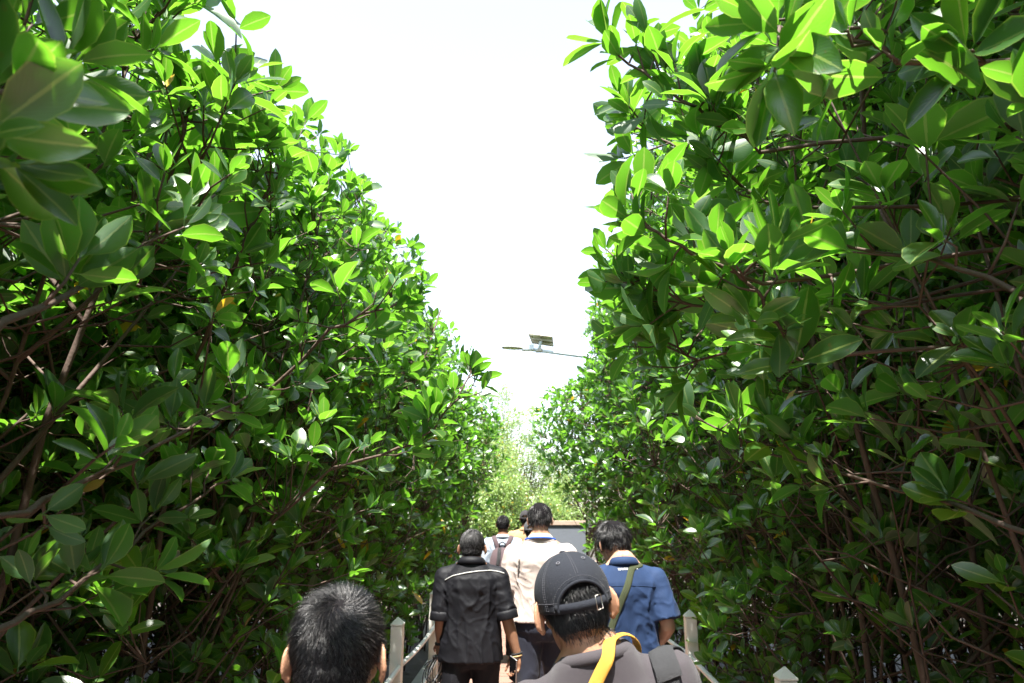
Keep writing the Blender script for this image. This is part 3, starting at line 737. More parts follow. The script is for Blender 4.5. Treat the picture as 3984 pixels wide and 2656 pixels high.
        for q in (-1, 1):
            sh, el, wr = s.arm[q][:3]
            b.cone((q * 0.055, -0.018, z + 0.030), sh + (q * 0.004, 0, 0.004), 0.050, 0.060, 18, 5)
            end = sh + (el - sh) * min(sleeve, 1.0)
            b.cone(sh, sh + (end - sh) * 0.35, sl_r[0] * 0.95, sl_r[0], 20, 4)
            mid = sh + (end - sh) * 0.3
            b.cone(mid, end, sl_r[0], sl_r[1], 22, 8, ends=False)
            if forearm: b.ellipsoid(el, (sl_r[1],) * 3); b.cone(el, el + (wr - el) * forearm, sl_r[1], 0.045, 18, 8, ends=False)
        me = remesh(b, voxel, 3, name)
        arm = [(q * (s.sw - 0.045), z - 0.10) for q in (-1, 1)]
        wrinkle(me, s.seed, amp, keep=lambda p: float(np.clip((z + 0.06 - p[2]) / 0.16, 0.12, 1)), armpits=arm)
        s.tilt(me, 9); s.shirt_me = me; s.tree = bvh(me)
        s.so = link(name, me, s.root, m); return s.so
    def collar(s, m, z=1.435, r=0.072, h=0.042, flap=0.040):
        k = s.k; mb = MB(); n = 40; rings = []
        prof = [(0, 0.0, 0.010), (0.0, 0.55, 0.004), (0.0, 1.0, 0.0), (0.004, 1.06, 0.0), (0.011, 0.75, 0.004), (0.021, 0.1, 0.008)]
        for i in range(n + 1):
            t = -math.pi / 2 + (i / n - 0.5) * 2 * math.pi * 0.92
            c, sn = math.cos(t), math.sin(t); drop = -0.028 * (sn + 1) / 2 * 1.2
            ring = []
            for dr, dz, ex in prof:
                rr = r + dr + ex; ring.append((rr * c, -0.014 + (rr + 0.002) * sn, z * k + dz * h + drop))
            inner = [(p[0] - 0.0025 * c, p[1] - 0.0025 * sn, p[2] - 0.001) for p in ring[::-1]]
            rings.append(np.array(ring + inner))
        mb.loft(rings); return mb.build('collar', m, s.root)
    def hair(s, m, count, length, flow, mask, **kw):
        me = hair_mesh(s.body, s.Hinv, mask, s.rng, count, length, flow, **kw); me.materials[0] = M['scalp']; me.materials[1] = m; return link('hair', me, s.root)
    def cap(s, m, detail=True, strap=True, sc=1.0, rim_z=0.0, brim=True):
        Rz = (0.0865 * sc, 0.106 * sc, 0.094 * sc); c0 = np.array((0, -0.012, 0.024)); nph, nth = 96, 22
        def rimz(ph): return rim_z + 0.012 * math.sin(ph) - c0[2]
        def pt(ph, t, extra=0.0):
            z0 = rimz(ph) / Rz[2]; th0 = math.asin(max(-0.9, min(0.9, z0))); th = th0 + (math.pi / 2 - th0) * t
            r = 1 + extra
            for sp in [-90, -30, 30, 90, 150, 210]:
                dp = (ph - R(sp) + math.pi) % (2 * math.pi) - math.pi
                r -= 0.011 * math.exp(-(dp / 0.035) ** 2) * (1 - t * 0.6)
            r += 0.012 * noise.noise(Vector((math.cos(ph) * 2.6, math.sin(ph) * 2.6, t * 5 + s.seed))) * (1 - t) + 0.008 * max(0, noise.noise(Vector((ph * 4, t * 9, 2.2)))) * (1 - t)
            cz = math.cos(th); x = Rz[0] * cz * math.cos(ph); y = Rz[1] * cz * math.sin(ph); z = Rz[2] * math.sin(th) * (1.0 if t < .8 else 1 - 0.02 * (t - .8) / .2)
            if th < 0: x, y = Rz[0] * math.cos(ph) * (1 - 0.25 * (1 - cz)), Rz[1] * math.sin(ph) * (1 - 0.25 * (1 - cz))
            return s.Mh @ Vector((c0 + np.array((x * r, y * r, z * r))).tolist())
        def arch(ph, t):
            d = ((ph + math.pi / 2 + math.pi) % (2 * math.pi) - math.pi) / R(40)
            return d * d + (t / 0.33) ** 2 < 1
        mb = MB(); V = [pt(2 * math.pi * j / nph, i / nth) for i in range(nth + 1) for j in range(nph)]; F = []
        for i in range(nth):
            for j in range(nph):
                if strap and arch(2 * math.pi * (j + .5) / nph, (i + .5) / nth): continue
                F.append((i * nph + j, i * nph + (j + 1) % nph, (i + 1) * nph + (j + 1) % nph, (i + 1) * nph + j))
        mb.add(V, F); o = mb.build('cap', m, s.root)
        sd = o.modifiers.new('solid', 'SOLIDIFY'); sd.thickness = 0.002; sd.offset = -1
        bt = MB(); bt.ellipsoid(pt(0, 1.0), (0.0095, 0.0095, 0.0055), 12, 8); bt.build('button', m, o)
        if brim:
            br = MB(); rows = []
            for i in range(8):
                u = i / 7; row = []
                for j in range(21):
                    ph = R(28 + 124 * j / 20); a = (j / 10 - 1)
                    ext = 0.066 * u * (1 - abs(a) ** 2.5 * 0.75)
                    row.append(s.Mh @ Vector((Rz[0] * 0.98 * math.cos(ph) * (1 + ext * 1.5), c0[1] + Rz[1] * 0.97 * math.sin(ph) + ext * 1.15, c0[2] + rimz(ph) + 0.004 - 0.02 * u - 0.016 * a * a * u)))
                rows.append(row)
            br.add([p for r_ in rows for p in r_], [(i * 21 + j, i * 21 + j + 1, (i + 1) * 21 + j + 1, (i + 1) * 21 + j) for i in range(7) for j in range(20)])
            b_ = br.build('brim', m, o); q = b_.modifiers.new('solid', 'SOLIDIFY'); q.thickness = 0.003
        if strap:
            e = MB(); e.tube([pt(-math.pi / 2 + R(40) * math.cos(a), max(0.0, 0.33 * math.sin(a)), 0.010) for a in np.linspace(0, math.pi, 28)], 0.0042, 8); e.build('arch_trim', m, o)
            b = MB(); rings = []
            for a in np.linspace(-44, 44, 24):
                ph = -math.pi / 2 + R(a); lo = pt(ph, 0.005, 0.008); hi = pt(ph, 0.115, 0.008); nrm = (s.Mh.to_3x3() @ Vector((math.cos(ph), math.sin(ph), 0))) * 0.0025
                rings.append(np.array([lo, hi, hi + nrm, lo + nrm]))
            b.loft(rings); so_ = b.build('strap', m, o)
            if detail:
                bk = MB(); ph = -math.pi / 2 + R(22)
                cr = [pt(ph - R(5), -0.02, .04), pt(ph + R(5), -0.02, .04), pt(ph + R(5), 0.14, .04), pt(ph - R(5), 0.14, .04)]
                bk.tube(cr + [cr[0], cr[1]], 0.0011, 6); bk.build('buckle', M['metal'], so_)
        if detail:
            st = MB()
            for sp in (-90, -30, 210):
                for dd in (-0.028, 0.028):
                    for a in np.arange(0.43 if sp == -90 else 0.04, 0.97, 0.028):
                        st.tube([pt(R(sp) + dd * (1.0 + .6 * a), a, .004), pt(R(sp) + dd * (1.0 + .6 * a), a + 0.015, .004)], 0.0006, 4)
            for a in np.linspace(-150, 330, 150):
                ph = R(a)
                if not arch(ph, 0.1): st.tube([pt(ph, 0.13, .004), pt(ph + R(1.7), 0.13, .004)], 0.0006, 4)
            for rr in (1.20,):
                for a in np.linspace(0.1, math.pi - 0.1, 44): 
                    st.tube([pt(-math.pi / 2 + R(40) * rr * math.cos(a), 0.33 * rr * math.sin(a), .005), pt(-math.pi / 2 + R(40) * rr * math.cos(a + .03), 0.33 * rr * math.sin(a + .03), .005)], 0.0006, 4)
            st.build('stitching', M['thread'], o)
            for ph in (-60, -120):
                ey = MB(); p0 = np.array(pt(R(ph), 0.62, 0.01)); nr = np.array(p0) - np.array(s.Mh @ Vector((0, -.01, 0.0))); nr /= np.linalg.norm(nr)
                u = np.cross(nr, (0, 0, 1)); u /= np.linalg.norm(u); v = np.cross(nr, u)
                ey.tube([p0 + 0.0042 * (math.cos(a) * u + math.sin(a) * v) for a in np.linspace(0, 6.6, 18)], 0.0014, 6); ey.build('eyelet', M['thread'], o)
        return o
    def loc(s, p): return np.array(s.root.matrix_basis.inverted() @ Vector(p))

def wl(x, y): return lambda p: np.array(p) - np.array((x, y, 0))
# ------------------------------------------------------------------ the walkers
D = 0.43537                                   # photo pixels (2352 wide) -> frame pixels (1024 wide)
def A(px, py, Y): return at(px * D, py * D, Y)

# man nearest the viewer, bare head
c = A(779, 1342, 1.38); P1 = Person(c.x, 1.38, c.z - 0.006, 'man with short black hair, nearest the viewer, only his bare head showing', 'skin_tan', voxel=0.0045, head=(3, 10, 0), ear=(24, 0.95), seed=11, headscale=1.04)
P1.trousers(M['dark_trousers']); P1.shirt(M['navy_trousers'], 0.82, 0.75, name='shirt'); P1.collar(M['navy_trousers'])
def len1(q): return float(np.interp(q[2], [-0.09, -0.05, 0.0, 0.05, 0.10], [0.004, 0.008, 0.014, 0.022, 0.026]))
P1.hair(M['hair_black'], 15000, len1, whorl((0.012, -0.078, 0.078), 0.9), hairline(-0.092), lift=0.75, rad=0.00048, seg=5, lvar=0.35, clump=0.25, base_off=0.002)

# man in the navy cap
c = A(1331, 1262, 1.80); P2 = Person(c.x + 0.030, 1.82, c.z - 0.008, 'man in a faded navy cap and charcoal t-shirt walking just ahead of the viewer', 'skin_tan', sw=0.172, girth=1.0, voxel=0.0045, headscale=1.06, shear=0.21, up=0.02, head=(9, 8, -11), head_off=(-0.026, 0.0, 0), ear=(42, 1.05), seed=12, neck=0.059, slope=-0.032)
P2.trousers(M['dark_trousers'])
P2.shirt(M['grey_tee'], 0.80, 0.8, amp=0.004, name='t_shirt', voxel=0.007, sl_r=(0.085, 0.085), top=1.458, neck_r=0.078)
mb = MB(); k = P2.k
for q in (0,):
    pts = [(0.083 * math.cos(t), -0.016 + 0.080 * math.sin(t), 1.430 * k - 0.03 * (math.sin(t) + 1) / 2) for t in np.linspace(-math.pi / 2, 1.5 * math.pi, 48)]
    rings = []
    for t in np.linspace(-math.pi / 2, 1.5 * math.pi, 48):
        c_, s_ = math.cos(t), math.sin(t); z0 = 1.452 * k - 0.03 * (s_ + 1) / 2
        rings.append(np.array([((0.088 + a) * c_, -0.016 + (0.085 + a) * s_, z0 + b) for a, b in ((0.012, -0.012), (0.006, 0.004), (-0.002, 0.013), (-0.005, 0.012), (0.0, 0.0), (0.006, -0.014))]))
    rings = [r_ + np.stack([0 * r_[:, 0], 0 * r_[:, 0], P2.shear * r_[:, 0]], 1) for r_ in rings]
mb.loft(rings, cap=False)
mb.build('neck_rib', M['grey_tee'], P2.root)
capm = hairline(-0.088)
def under_cap(q): return capm(q) and (q[2] < 0.03 or (q[1] < -0.05 and abs(q[0]) < 0.06 and q[2] < 0.075)) and q[1] < 0.02
P2.hair(M['hair_black'], 6500, lambda q: float(np.interp(q[2], [-0.09, -0.05, -0.01, 0.05], [0.006, 0.014, 0.022, 0.026])), lambda q: np.array((0.10, -0.1, -1.0)), under_cap, lift=0.45, rad=0.0005, seg=5, base_off=0.0015)
P2.cap(M['cap_navy'], sc=1.03, rim_z=-0.004)

# man in black
Y3 = 4.75; c = A(1085, 1212, Y3); w3 = wl(c.x, Y3)
P3 = Person(c.x, Y3, c.z - 0.012, 'man in a black shirt with a white line across the back, holding a cable', 'skin_brown', sw=0.178, girth=1.04, head=(0, 6, 0), ear=(40, 0.95), seed=13, neck=0.060, up=0.055, slope=-0.02, voxel=0.0055,
    arms={(-1, 'e'): w3(A(1012, 1428, Y3 - .03)), (-1, 'w'): w3(A(1012, 1478, Y3 + .04)), (-1, 'n'): (0.4, 0.9, 0), (-1, 'c'): 48,
          (1, 'e'): w3(A(1166, 1425, Y3 - .03)), (1, 'w'): w3(A(1187, 1502, Y3 - .02)), (1, 'd'): (0.0, -0.02, -1), (1, 'n'): (-0.75, -0.65, 0), (1, 'c'): 38})
P3.trousers(M['dark_trousers']); hem3 = A(1085, 1527, Y3 - 0.13).z
P3.shirt(M['black_shirt'], hem3, 0.94, amp=0.0085, sl_r=(0.072, 0.070), flare=1.0); P3.collar(M['black_shirt'], r=0.074)
for q in (-1, 1):
    sh, el = P3.arm[q][:2]; e = sh + (el - sh) * 0.94; b_ = MB(); d_ = (el - sh) / np.linalg.norm(el - sh)
    b_.tube([e - d_ * 0.045, e - d_ * 0.030, e + d_ * 0.004, e + d_ * 0.010], [0.0715, 0.0738, 0.0738, 0.0700], 28); b_.build('rolled_cuff', M['black_shirt'], P3.root)
pt3 = [w3(A(px, py, Y3 - 0.12)) for px, py in ((1021, 1334), (1040, 1323), (1070, 1316), (1100, 1312), (1125, 1312), (1145, 1315), (1157, 1319))]
line_on(P3.root, 'piping', M['white_piping'], P3.tree, [(p[0], p[2]) for p in pt3], 0.0036)
P3.hair(M['hair_coarse'], 15000, lambda q: float(np.interp(q[2], [-0.08, -0.04, 0.03, 0.10], [0.007, 0.012, 0.020, 0.024])), whorl((0.0, -0.05, 0.09), 0.5), hairline(-0.072), lift=1.1, rad=0.0013, curl=1.1, seg=6, base_off=0.003, fade=0.018)
wr = P3.arm[1][2]
for nm, m_, off, r_ in (('bracelet', 'black_web', 0.004, 0.006), ('bead_bracelet', 'bead', -0.010, 0.0055)):
    b_ = MB(); b_.tube([wr + np.array((0.031 * math.cos(t), 0.031 * math.sin(t), off + 0.006 * math.cos(t))) for t in np.linspace(0, 6.35, 26)], r_, 8); b_.build(nm, M[m_], P3.root)
wr = P3.arm[-1][2]; b_ = MB(); b_.tube([wr + np.array((0.029 * math.cos(t), 0.029 * math.sin(t), 0.0)) for t in np.linspace(0, 6.35, 26)], [0.010] * 26, 8); b_.build('wristband', M['black_web'], P3.root)
# phone in his right hand
wr = np.array(P3.root.location) + P3.arm[1][2]
ph = empty('phone', (wr[0] - 0.022, wr[1] - 0.030, wr[2] - 0.085), 0, 'slim black phone with a silver edge in the right hand of the man in black', 'phone')
ph.rotation_euler = (R(8), R(14), R(-52))
b_ = MB(); b_.box((-0.036, -0.0045, -0.075), (0.036, 0.0045, 0.075)); bevel(b_.build('phone_frame', M['phone_edge'], ph, smooth=False), 0.003)
b_ = MB(); b_.box((-0.034, -0.0056, -0.073), (0.034, -0.0047, 0.073)); b_.build('screen', M['phone'], ph, smooth=False)
b_ = MB(); b_.box((-0.034, 0.0047, -0.073), (0.034, 0.0056, 0.073)); b_.build('back_glass', M['phone'], ph, smooth=False)
# cable in his left hand
wr = np.array(P3.root.location) + P3.arm[-1][2]
cb = MB(); rg = np.random.default_rng(4)
top = wr + np.array((0.0, 0.005, -0.085))
for i in range(8):
    ax = 0.045 + rg.uniform(-.012, .014); az = 0.075 + rg.uniform(-.015, .03); tl = rg.normal(-0.35, 0.25); yw = rg.normal(0.3, 0.35)
    pts = []
    for t in np.linspace(0, 2 * math.pi, 30):
        x = ax * math.sin(t); z = -az * (1 - math.cos(t)); x, z = x * math.cos(tl) - z * math.sin(tl), x * math.sin(tl) + z * math.cos(tl)
        pts.append(top + np.array((x * math.cos(yw), x * math.sin(yw) - 0.01, z)))
    cb.tube(pts, 0.0032, 6)
cb.tube([top + np.array(p) for p in ((0, 0, 0), (-.03, -.01, .0), (-.07, -.02, -.02), (-.10, -.02, -.045))], 0.003, 6)
cb.tube([top + np.array(p) for p in ((-.02, -.02, -.10), (-.03, -.02, -.17), (-.015, -.02, -.205), (-.005, -.02, -.19), (-.01, -.02, -.15))], 0.003, 6)
cb.cone(top + np.array((-.035, -.035, .01)), top + np.array((.035, -.03, .012)), 0.013, 0.013, 10, 3)
tag(cb.build('cable_coil', M['black_cable']), 'loose coil of thin black cable in the left hand of the man in black', 'cable')

# tall man in cream
Y4 = 5.25; c = A(1240, 1150, Y4); w4 = wl(c.x, Y4)
P4 = Person(c.x, Y4, c.z - 0.018, 'tall man with greying hair in a cream long sleeved shirt and blue lanyard', 'skin_light', sw=0.190, girth=1.17, head=(-2, 5, 0), ear=(40, 0.95), seed=14, neck=0.060, slope=-0.040, up=0.05,
    arms={(-1, 'e'): w4(A(1172, 1345, Y4 - .02)), (-1, 'w'): w4(A(1184, 1420, Y4 + .18)), (1, 'e'): w4(A(1338, 1345, Y4 - .02)), (1, 'w'): w4(A(1320, 1420, Y4 + .15))})
P4.trousers(M['navy_trousers']); P4.shirt(M['cream_shirt'], A(1240, 1432, Y4 - 0.15).z, 1.0, amp=0.0078, forearm=0.92, sl_r=(0.083, 0.076), flare=1.0)
P4.collar(M['cream_shirt'], r=0.076, z=1.425, h=0.038)
P4.hair(M['hair_grey'], 6000, lambda q: float(np.interp(q[2], [-0.06, 0.0, 0.06, 0.10], [0.020, 0.040, 0.055, 0.06])), whorl((0.005, -0.04, 0.095), 0.35), hairline(-0.052), lift=0.5, rad=0.0009, droop=0.22, seg=6, base_off=0.010, clump=0.35)
ln = MB(); rings = []; k = P4.k
for t in np.linspace(-math.pi / 2 - 2.3, -math.pi / 2 + 2.3, 40):
    c_, s_ = math.cos(t), math.sin(t); rr = 0.112; z0 = 1.436 * k - 0.045 * (s_ + 1) / 2
    rings.append(np.array([(rr * c_, -0.014 + rr * s_, z0 - 0.0065), (rr * c_, -0.014 + rr * s_, z0 + 0.0065), ((rr + .002) * c_, -0.014 + (rr + .002) * s_, z0 + 0.0065), ((rr + .002) * c_, -0.014 + (rr + .002) * s_, z0 - 0.0065)]))
ln.loft(rings)
for q in (-1, 1):
    ln.tube([(q * 0.070, 0.060, 1.40 * k), (q * 0.06, 0.125, 1.33 * k), (q * 0.035, 0.172, 1.2 * k), (q * 0.008, 0.18, 1.09 * k)], 0.006, 6)
o = ln.build('lanyard', M['blue_ribbon']); o.location = P4.root.location; tag(o, 'bright blue lanyard ribbon around the neck of the man in cream', 'lanyard')
for i in range(9):
    a = A(1194 - 0.35 * i, 1284 + 4.3 * i, Y4); h = P4.tree.ray_cast(Vector(w4(a)) - Vector((0, 0.6, 0)), Vector((0, 1, 0)))
    if h[0] is not None:
        b_ = MB() if i == 0 else b_
        p = np.array(h[0]); b_.tube([p + np.array((-.007, -.002, .003)), p + np.array((.007, -.002, .004))], 0.0016, 5); b_.tube([p + np.array((-.006, -.002, -.002)), p + np.array((.006, -.002, -.003))], 0.0016, 5); b_.tube([p + np.array(((-1) ** i * .005, -.002, -.004)), p + np.array(((-1) ** i * .005, -.002, .005))], 0.0016, 5)
if b_.n: b_.build('sleeve_print', M['print_black'], P4.root)

# man in blue
Y5 = 4.05; c = A(1418, 1187, Y5); w5 = wl(c.x, Y5)
P5 = Person(c.x + 0.02, Y5, c.z - 0.022, 'man in a blue short sleeved shirt with an olive strap across his back', 'skin_light', sw=0.178, girth=1.02, rz=R(3), head=(16, 20, 0), head_off=(-0.025, 0.03, 0.0), ear=(38, 1.0), seed=15, neck=0.053, slope=-0.015, up=0.04,
    arms={(1, 'e'): w5(A(1526, 1440, Y5 - .06)), (1, 'w'): w5(A(1500, 1490, Y5 + .18)), (-1, 'e'): w5(A(1368, 1430, Y5 - .02)), (-1, 'w'): w5(A(1390, 1480, Y5 + .2))})
P5.trousers(M['navy_trousers']); P5.shirt(M['blue_shirt'], A(1420, 1540, Y5).z, 0.86, amp=0.0085, sl_r=(0.076, 0.082)); P5.collar(M['blue_shirt'], r=0.068)
P5.hair(M['hair_black'], 6500, lambda q: float(np.interp(q[2], [-0.07, -0.02, 0.05, 0.10], [0.016, 0.035, 0.055, 0.06])), whorl((0.0, -0.055, 0.085), 0.8), hairline(-0.065), lift=0.85, rad=0.0009, droop=0.10, curl=0.28, seg=6, base_off=0.012, clump=0.9)
g5 = [np.array(w5(A(px, py, Y5 - .12))) for px, py in ((1462, 1298), (1445, 1340), (1425, 1385), (1400, 1440), (1375, 1495))]
st_root = empty('shoulder_bag', P5.root.location, P5.root.rotation_euler.z, 'olive webbing shoulder bag strap worn slanting across the blue shirt', 'bag')
inv = Matrix.Rotation(-P5.root.rotation_euler.z, 3, 'Z')
def toL(p, r=None): return np.array(P5.root.matrix_basis.inverted() @ Vector(p))
g5 = [toL(A(px, py, Y5 - .14)) for px, py in ((1458, 1294), (1442, 1345), (1424, 1390), (1404, 1440), (1372, 1500))]
g5 = [np.array((0.085, 0.12, 1.24 * P5.k)), np.array((0.09, 0.06, P5.zs + .02)), np.array((0.092, -.02, P5.zs + .05))] + g5 + [np.array((-0.19, -0.02, g5[-1][2] - 0.12))]
strip(st_root, 'strap', M['olive_web'], P5.tree, g5, 0.036, n=60)
bg_ = MB(); bz = g5[-1][2] - 0.18; bg_.box((-0.30, -0.10, bz - 0.12), (-0.22, 0.13, bz + 0.10)); bevel(bg_.build('pouch', M['olive_web'], st_root, smooth=False), 0.02, 3)
cu = bpy.data.curves.new('print', 'FONT'); cu.body = 'www.tng.u'; cu.size = 0.026; cu.extrude = 0.0004
to = bpy.data.objects.new('print', cu); COL.objects.link(to); bpy.context.view_layer.update()
tm = bpy.data.meshes.new_from_object(to.evaluated_get(bpy.context.evaluated_depsgraph_get())); bpy.data.objects.remove(to)
t0 = toL(A(1421, 1311, Y5 - .13))
for v in tm.vertices:
    x = t0[0] + v.co.x; z = t0[2] + v.co.y + v.co.x * 0.06; h = P5.tree.ray_cast(Vector((x, -1, z)), Vector((0, 1, 0)))
    v.co = (x, (h[0].y if h[0] is not None else -0.13) - 0.0025 - v.co.z, z)
link('shirt_print', tm, P5.root, M['print_white'])
ys = [(x, P5.zs - 0.045 + 0.008 * math.cos(x * 12)) for x in np.linspace(-0.15, 0.16, 30)]
line_on(P5.root, 'yoke_seam', M['blue_shirt'], P5.tree, ys, 0.0014)

# man with the backpack
Y6 = 8.9; c = A(1155, 1182, Y6)
P6 = Person(c.x, Y6, c.z - 0.008, 'man in a pale blue shirt carrying a brown backpack', 'skin_brown', sw=0.185, girth=1.02, head=(-8, 4, 0), seed=16, voxel=0.009, ear=(25, 1))
P6.trousers(M['dark_trousers']); P6.shirt(M['pale_shirt'], 0.88, 0.8, amp=0.008, voxel=0.010); P6.collar(M['pale_shirt'])
P6.hair(M['hair_black'], 5000, lambda q: 0.018 if q[2] > 0 else 0.010, whorl((0, -0.05, 0.09), 0.5), hairline(-0.085), lift=0.5, rad=0.0014, base_off=0.006)
bp = empty('backpack', P6.root.location, 0, 'brown canvas backpack with a black centre stripe on the man in pale blue', 'backpack')
kz = P6.k; b_ = MB(); prof = [(0.90, .145, .07), (0.93, .165, .10), (1.05, .165, .105), (1.2, .150, .095), (1.29, .115, .07), (1.325, .07, .035)]
b_.loft([sring(a, b, z * kz, -0.13 - b * 0.6, k=32, p=0.6) for z, a, b in prof]); main = b_.build('pack_body', M['brown_pack'], bp)
b_ = MB(); b_.loft([sring(a, b, z * kz, -0.235, k=28, p=0.6) for z, a, b in ((0.92, .11, .03), (0.95, .13, .05), (1.08, .125, .05), (1.11, .11, .02))]); b_.build('front_pocket', M['brown_pack'], bp)
tb = bvh(main.data)
strip(bp, 'centre_strap', M['black_web'], tb, [(-.03, -.19, 1.31 * kz), (-.035, -.26, 1.2 * kz), (-.05, -.30, 1.13 * kz)], 0.045, off=0.004)
b_ = MB(); b_.tube([(-.03, -.15, 1.31 * kz), (-.035, -.15, 1.37 * kz), (0, -.15, 1.39 * kz), (.035, -.15, 1.37 * kz), (.03, -.15, 1.31 * kz)], 0.009, 8); b_.build('handle', M['black_web'], bp)
b_ = MB(); b_.tube([(-.10, -.262, 1.135 * kz), (0, -.275, 1.14 * kz), (.10, -.262, 1.135 * kz)], 0.005, 6); b_.build('zip', M['metal'], bp)
for q in (-1, 1):
    strip(bp, 'shoulder_strap', M['brown_pack'], P6.tree, [(q * .05, -.16, 1.32 * kz), (q * .085, -.10, 1.40 * kz), (q * .11, -.02, 1.44 * kz), (q * .12, .08, 1.38 * kz), (q * .13, .14, 1.25 * kz), (q * .16, .08, 1.05 * kz), (q * .17, -.05, 0.98 * kz)], 0.055, off=0.010, thick=0.008, n=40)

# two men in caps further on
Y7 = 10.2; c = A(1207, 1171, Y7)
P7 = Person(c.x, Y7, c.z - 0.006, 'man in a tan shirt and dark cap, farthest along the walkway', 'skin_brown', sw=0.20, girth=1.08, head=(-4, 2, 0), seed=17, voxel=0.010)
P7.trousers(M['dark_trousers']); P7.shirt(M['tan_shirt'], 0.86, 0.9, amp=0.007, voxel=0.011); P7.collar(M['tan_shirt'])
P7.hair(M['hair_black'], 1500, lambda q: 0.016, lambda q: np.array((0, -.1, -1.0)), lambda q: hairline(-0.085)(q) and q[2] < 0.02 and q[1] < 0.02, lift=0.5, rad=0.0014, base_off=0.004)
P7.cap(M['cap_dark'], detail=False)
Y8 = 7.6; c = A(1221, 1192, Y8)
P8 = Person(c.x, Y8, c.z - 0.006, 'man in a grey cap almost hidden behind the tall man in cream', 'skin_tan', sw=0.18, head=(0, 8, 0), seed=18, voxel=0.010)
P8.trousers(M['navy_trousers']); P8.shirt(M['pale_shirt'], 0.86, 0.9, amp=0.007, voxel=0.011); P8.collar(M['pale_shirt'])
P8.hair(M['hair_black'], 1200, lambda q: 0.014, lambda q: np.array((0, -.1, -1.0)), lambda q: hairline(-0.085)(q) and q[2] < 0.02 and q[1] < 0.02, lift=0.5, rad=0.0014, base_off=0.004)
P8.cap(M['cap_grey'], detail=False)

# straps of the man in the cap
r2 = np.array(P2.root.location); inv2 = P2.root.matrix_basis.inverted()
def L2(px, py, Y): return np.array(inv2 @ A(px, py, Y))
ys_root = empty('camera_strap', P2.root.location, 0, 'yellow webbing strap beside the neck of the man in the navy cap', 'strap')
z2 = P2.zs
g2 = [np.array((0.125, 0.16, 1.2 * P2.k)), np.array((0.120, 0.10, 1.36 * P2.k)), np.array((0.088, 0.0, 1.46 * P2.k)), L2(1405, 1490, 1.75), L2(1388, 1528, 1.70), L2(1362, 1585, 1.68), L2(1335, 1680, 1.66), L2(1290, 1800, 1.66)]
strip(ys_root, 'strap', M['yellow_web'], P2.tree, g2, 0.030, off=0.017, n=60)
pd_root = empty('bag_strap', P2.root.location, 0, 'black nylon strap with woven grey pad on the shoulder of the man in navy cap', 'strap')
g3 = [np.array((0.19, 0.17, 1.15 * P2.k)), np.array((0.20, 0.10, 1.34 * P2.k)), np.array((0.205, 0.02, z2 + .06)), L2(1522, 1508, 1.80), L2(1540, 1560, 1.72), L2(1556, 1640, 1.70), L2(1570, 1760, 1.70)]
strip(pd_root, 'webbing', M['black_web'], P2.tree, g3, 0.042, off=0.007, thick=0.004, n=60)
strip(pd_root, 'pad', M['pad_mesh'], P2.tree, g3[3:5], 0.060, off=0.011, thick=0.006, n=30)
# ------------------------------------------------------------------ beyond the hedges
M['wall_grey'] = mat('grey_render', (0.15, 0.165, 0.19), 0.9, 0.2, 0.3, 30, 0.12, 3)
M['coping'] = mat('tan_coping', (0.42, 0.32, 0.25), 0.85, 0.2, 0.4, 30, 0.2, 6)
M['pale_wall'] = mat('pale_blue_wall', (0.50, 0.58, 0.62), 0.85, 0.2, 0.2, 20, 0.12, 3)
M['dark_rail'] = mat('dark_rail', (0.035, 0.06, 0.055), 0.5)
M['white_metal'] = mat('white_paint_metal', (0.62, 0.66, 0.70), 0.45, 0.4, 0.1, 40, 0.12, 6)
M['galv'] = mat('rusty_frame', (0.50, 0.45, 0.38), 0.6, 0.3, 0.3, 60, 0.35, 14)
M['panel_back'] = mat('panel_backsheet', (0.72, 0.71, 0.60), 0.6, 0.3, 0.0, 40, 0.08, 6)
M['cell'] = mat('solar_cells', (0.02, 0.025, 0.06), 0.15, 0.5); M['lamp_body'] = mat('lamp_head', (0.34, 0.34, 0.30), 0.55, 0.3, 0.1, 40, 0.3, 30)
M['lens'] = mat('lamp_lens', (0.55, 0.57, 0.55), 0.25, 0.5)

YW = 16.0
w = empty('garden_wall', (0, YW, GROUND_Z), 0, 'grey rendered wall with a tan coping where the walkway ends', 'wall')
a = A(1262, 1196, YW); x1 = A(1345, 1230, YW).x; x2 = A(1372, 1320, YW).x; zt = a.z - GROUND_Z
x0 = A(1215, 1196, YW).x
b_ = MB(); b_.box((x0, 0, 0), (x1, 0.25, zt - 0.10)); bevel(b_.build('panel', M['wall_grey'], w, smooth=False), 0.006)
b_ = MB(); b_.box((x0 - 0.02, -0.03, zt - 0.098), (x1 + 0.03, 0.28, zt)); bevel(b_.build('coping', M['coping'], w, smooth=False), 0.006)
zl = A(1360, 1290, YW).z - GROUND_Z
b_ = MB(); b_.box((x1 + 0.003, 0.01, 0), (x2 + 1.6, 0.24, zl - 0.10)); bevel(b_.build('low_panel', M['wall_grey'], w, smooth=False), 0.006)
b_ = MB(); b_.box((x1 + 0.035, -0.02, zl - 0.098), (x2 + 1.62, 0.27, zl)); bevel(b_.build('low_coping', M['coping'], w, smooth=False), 0.006)

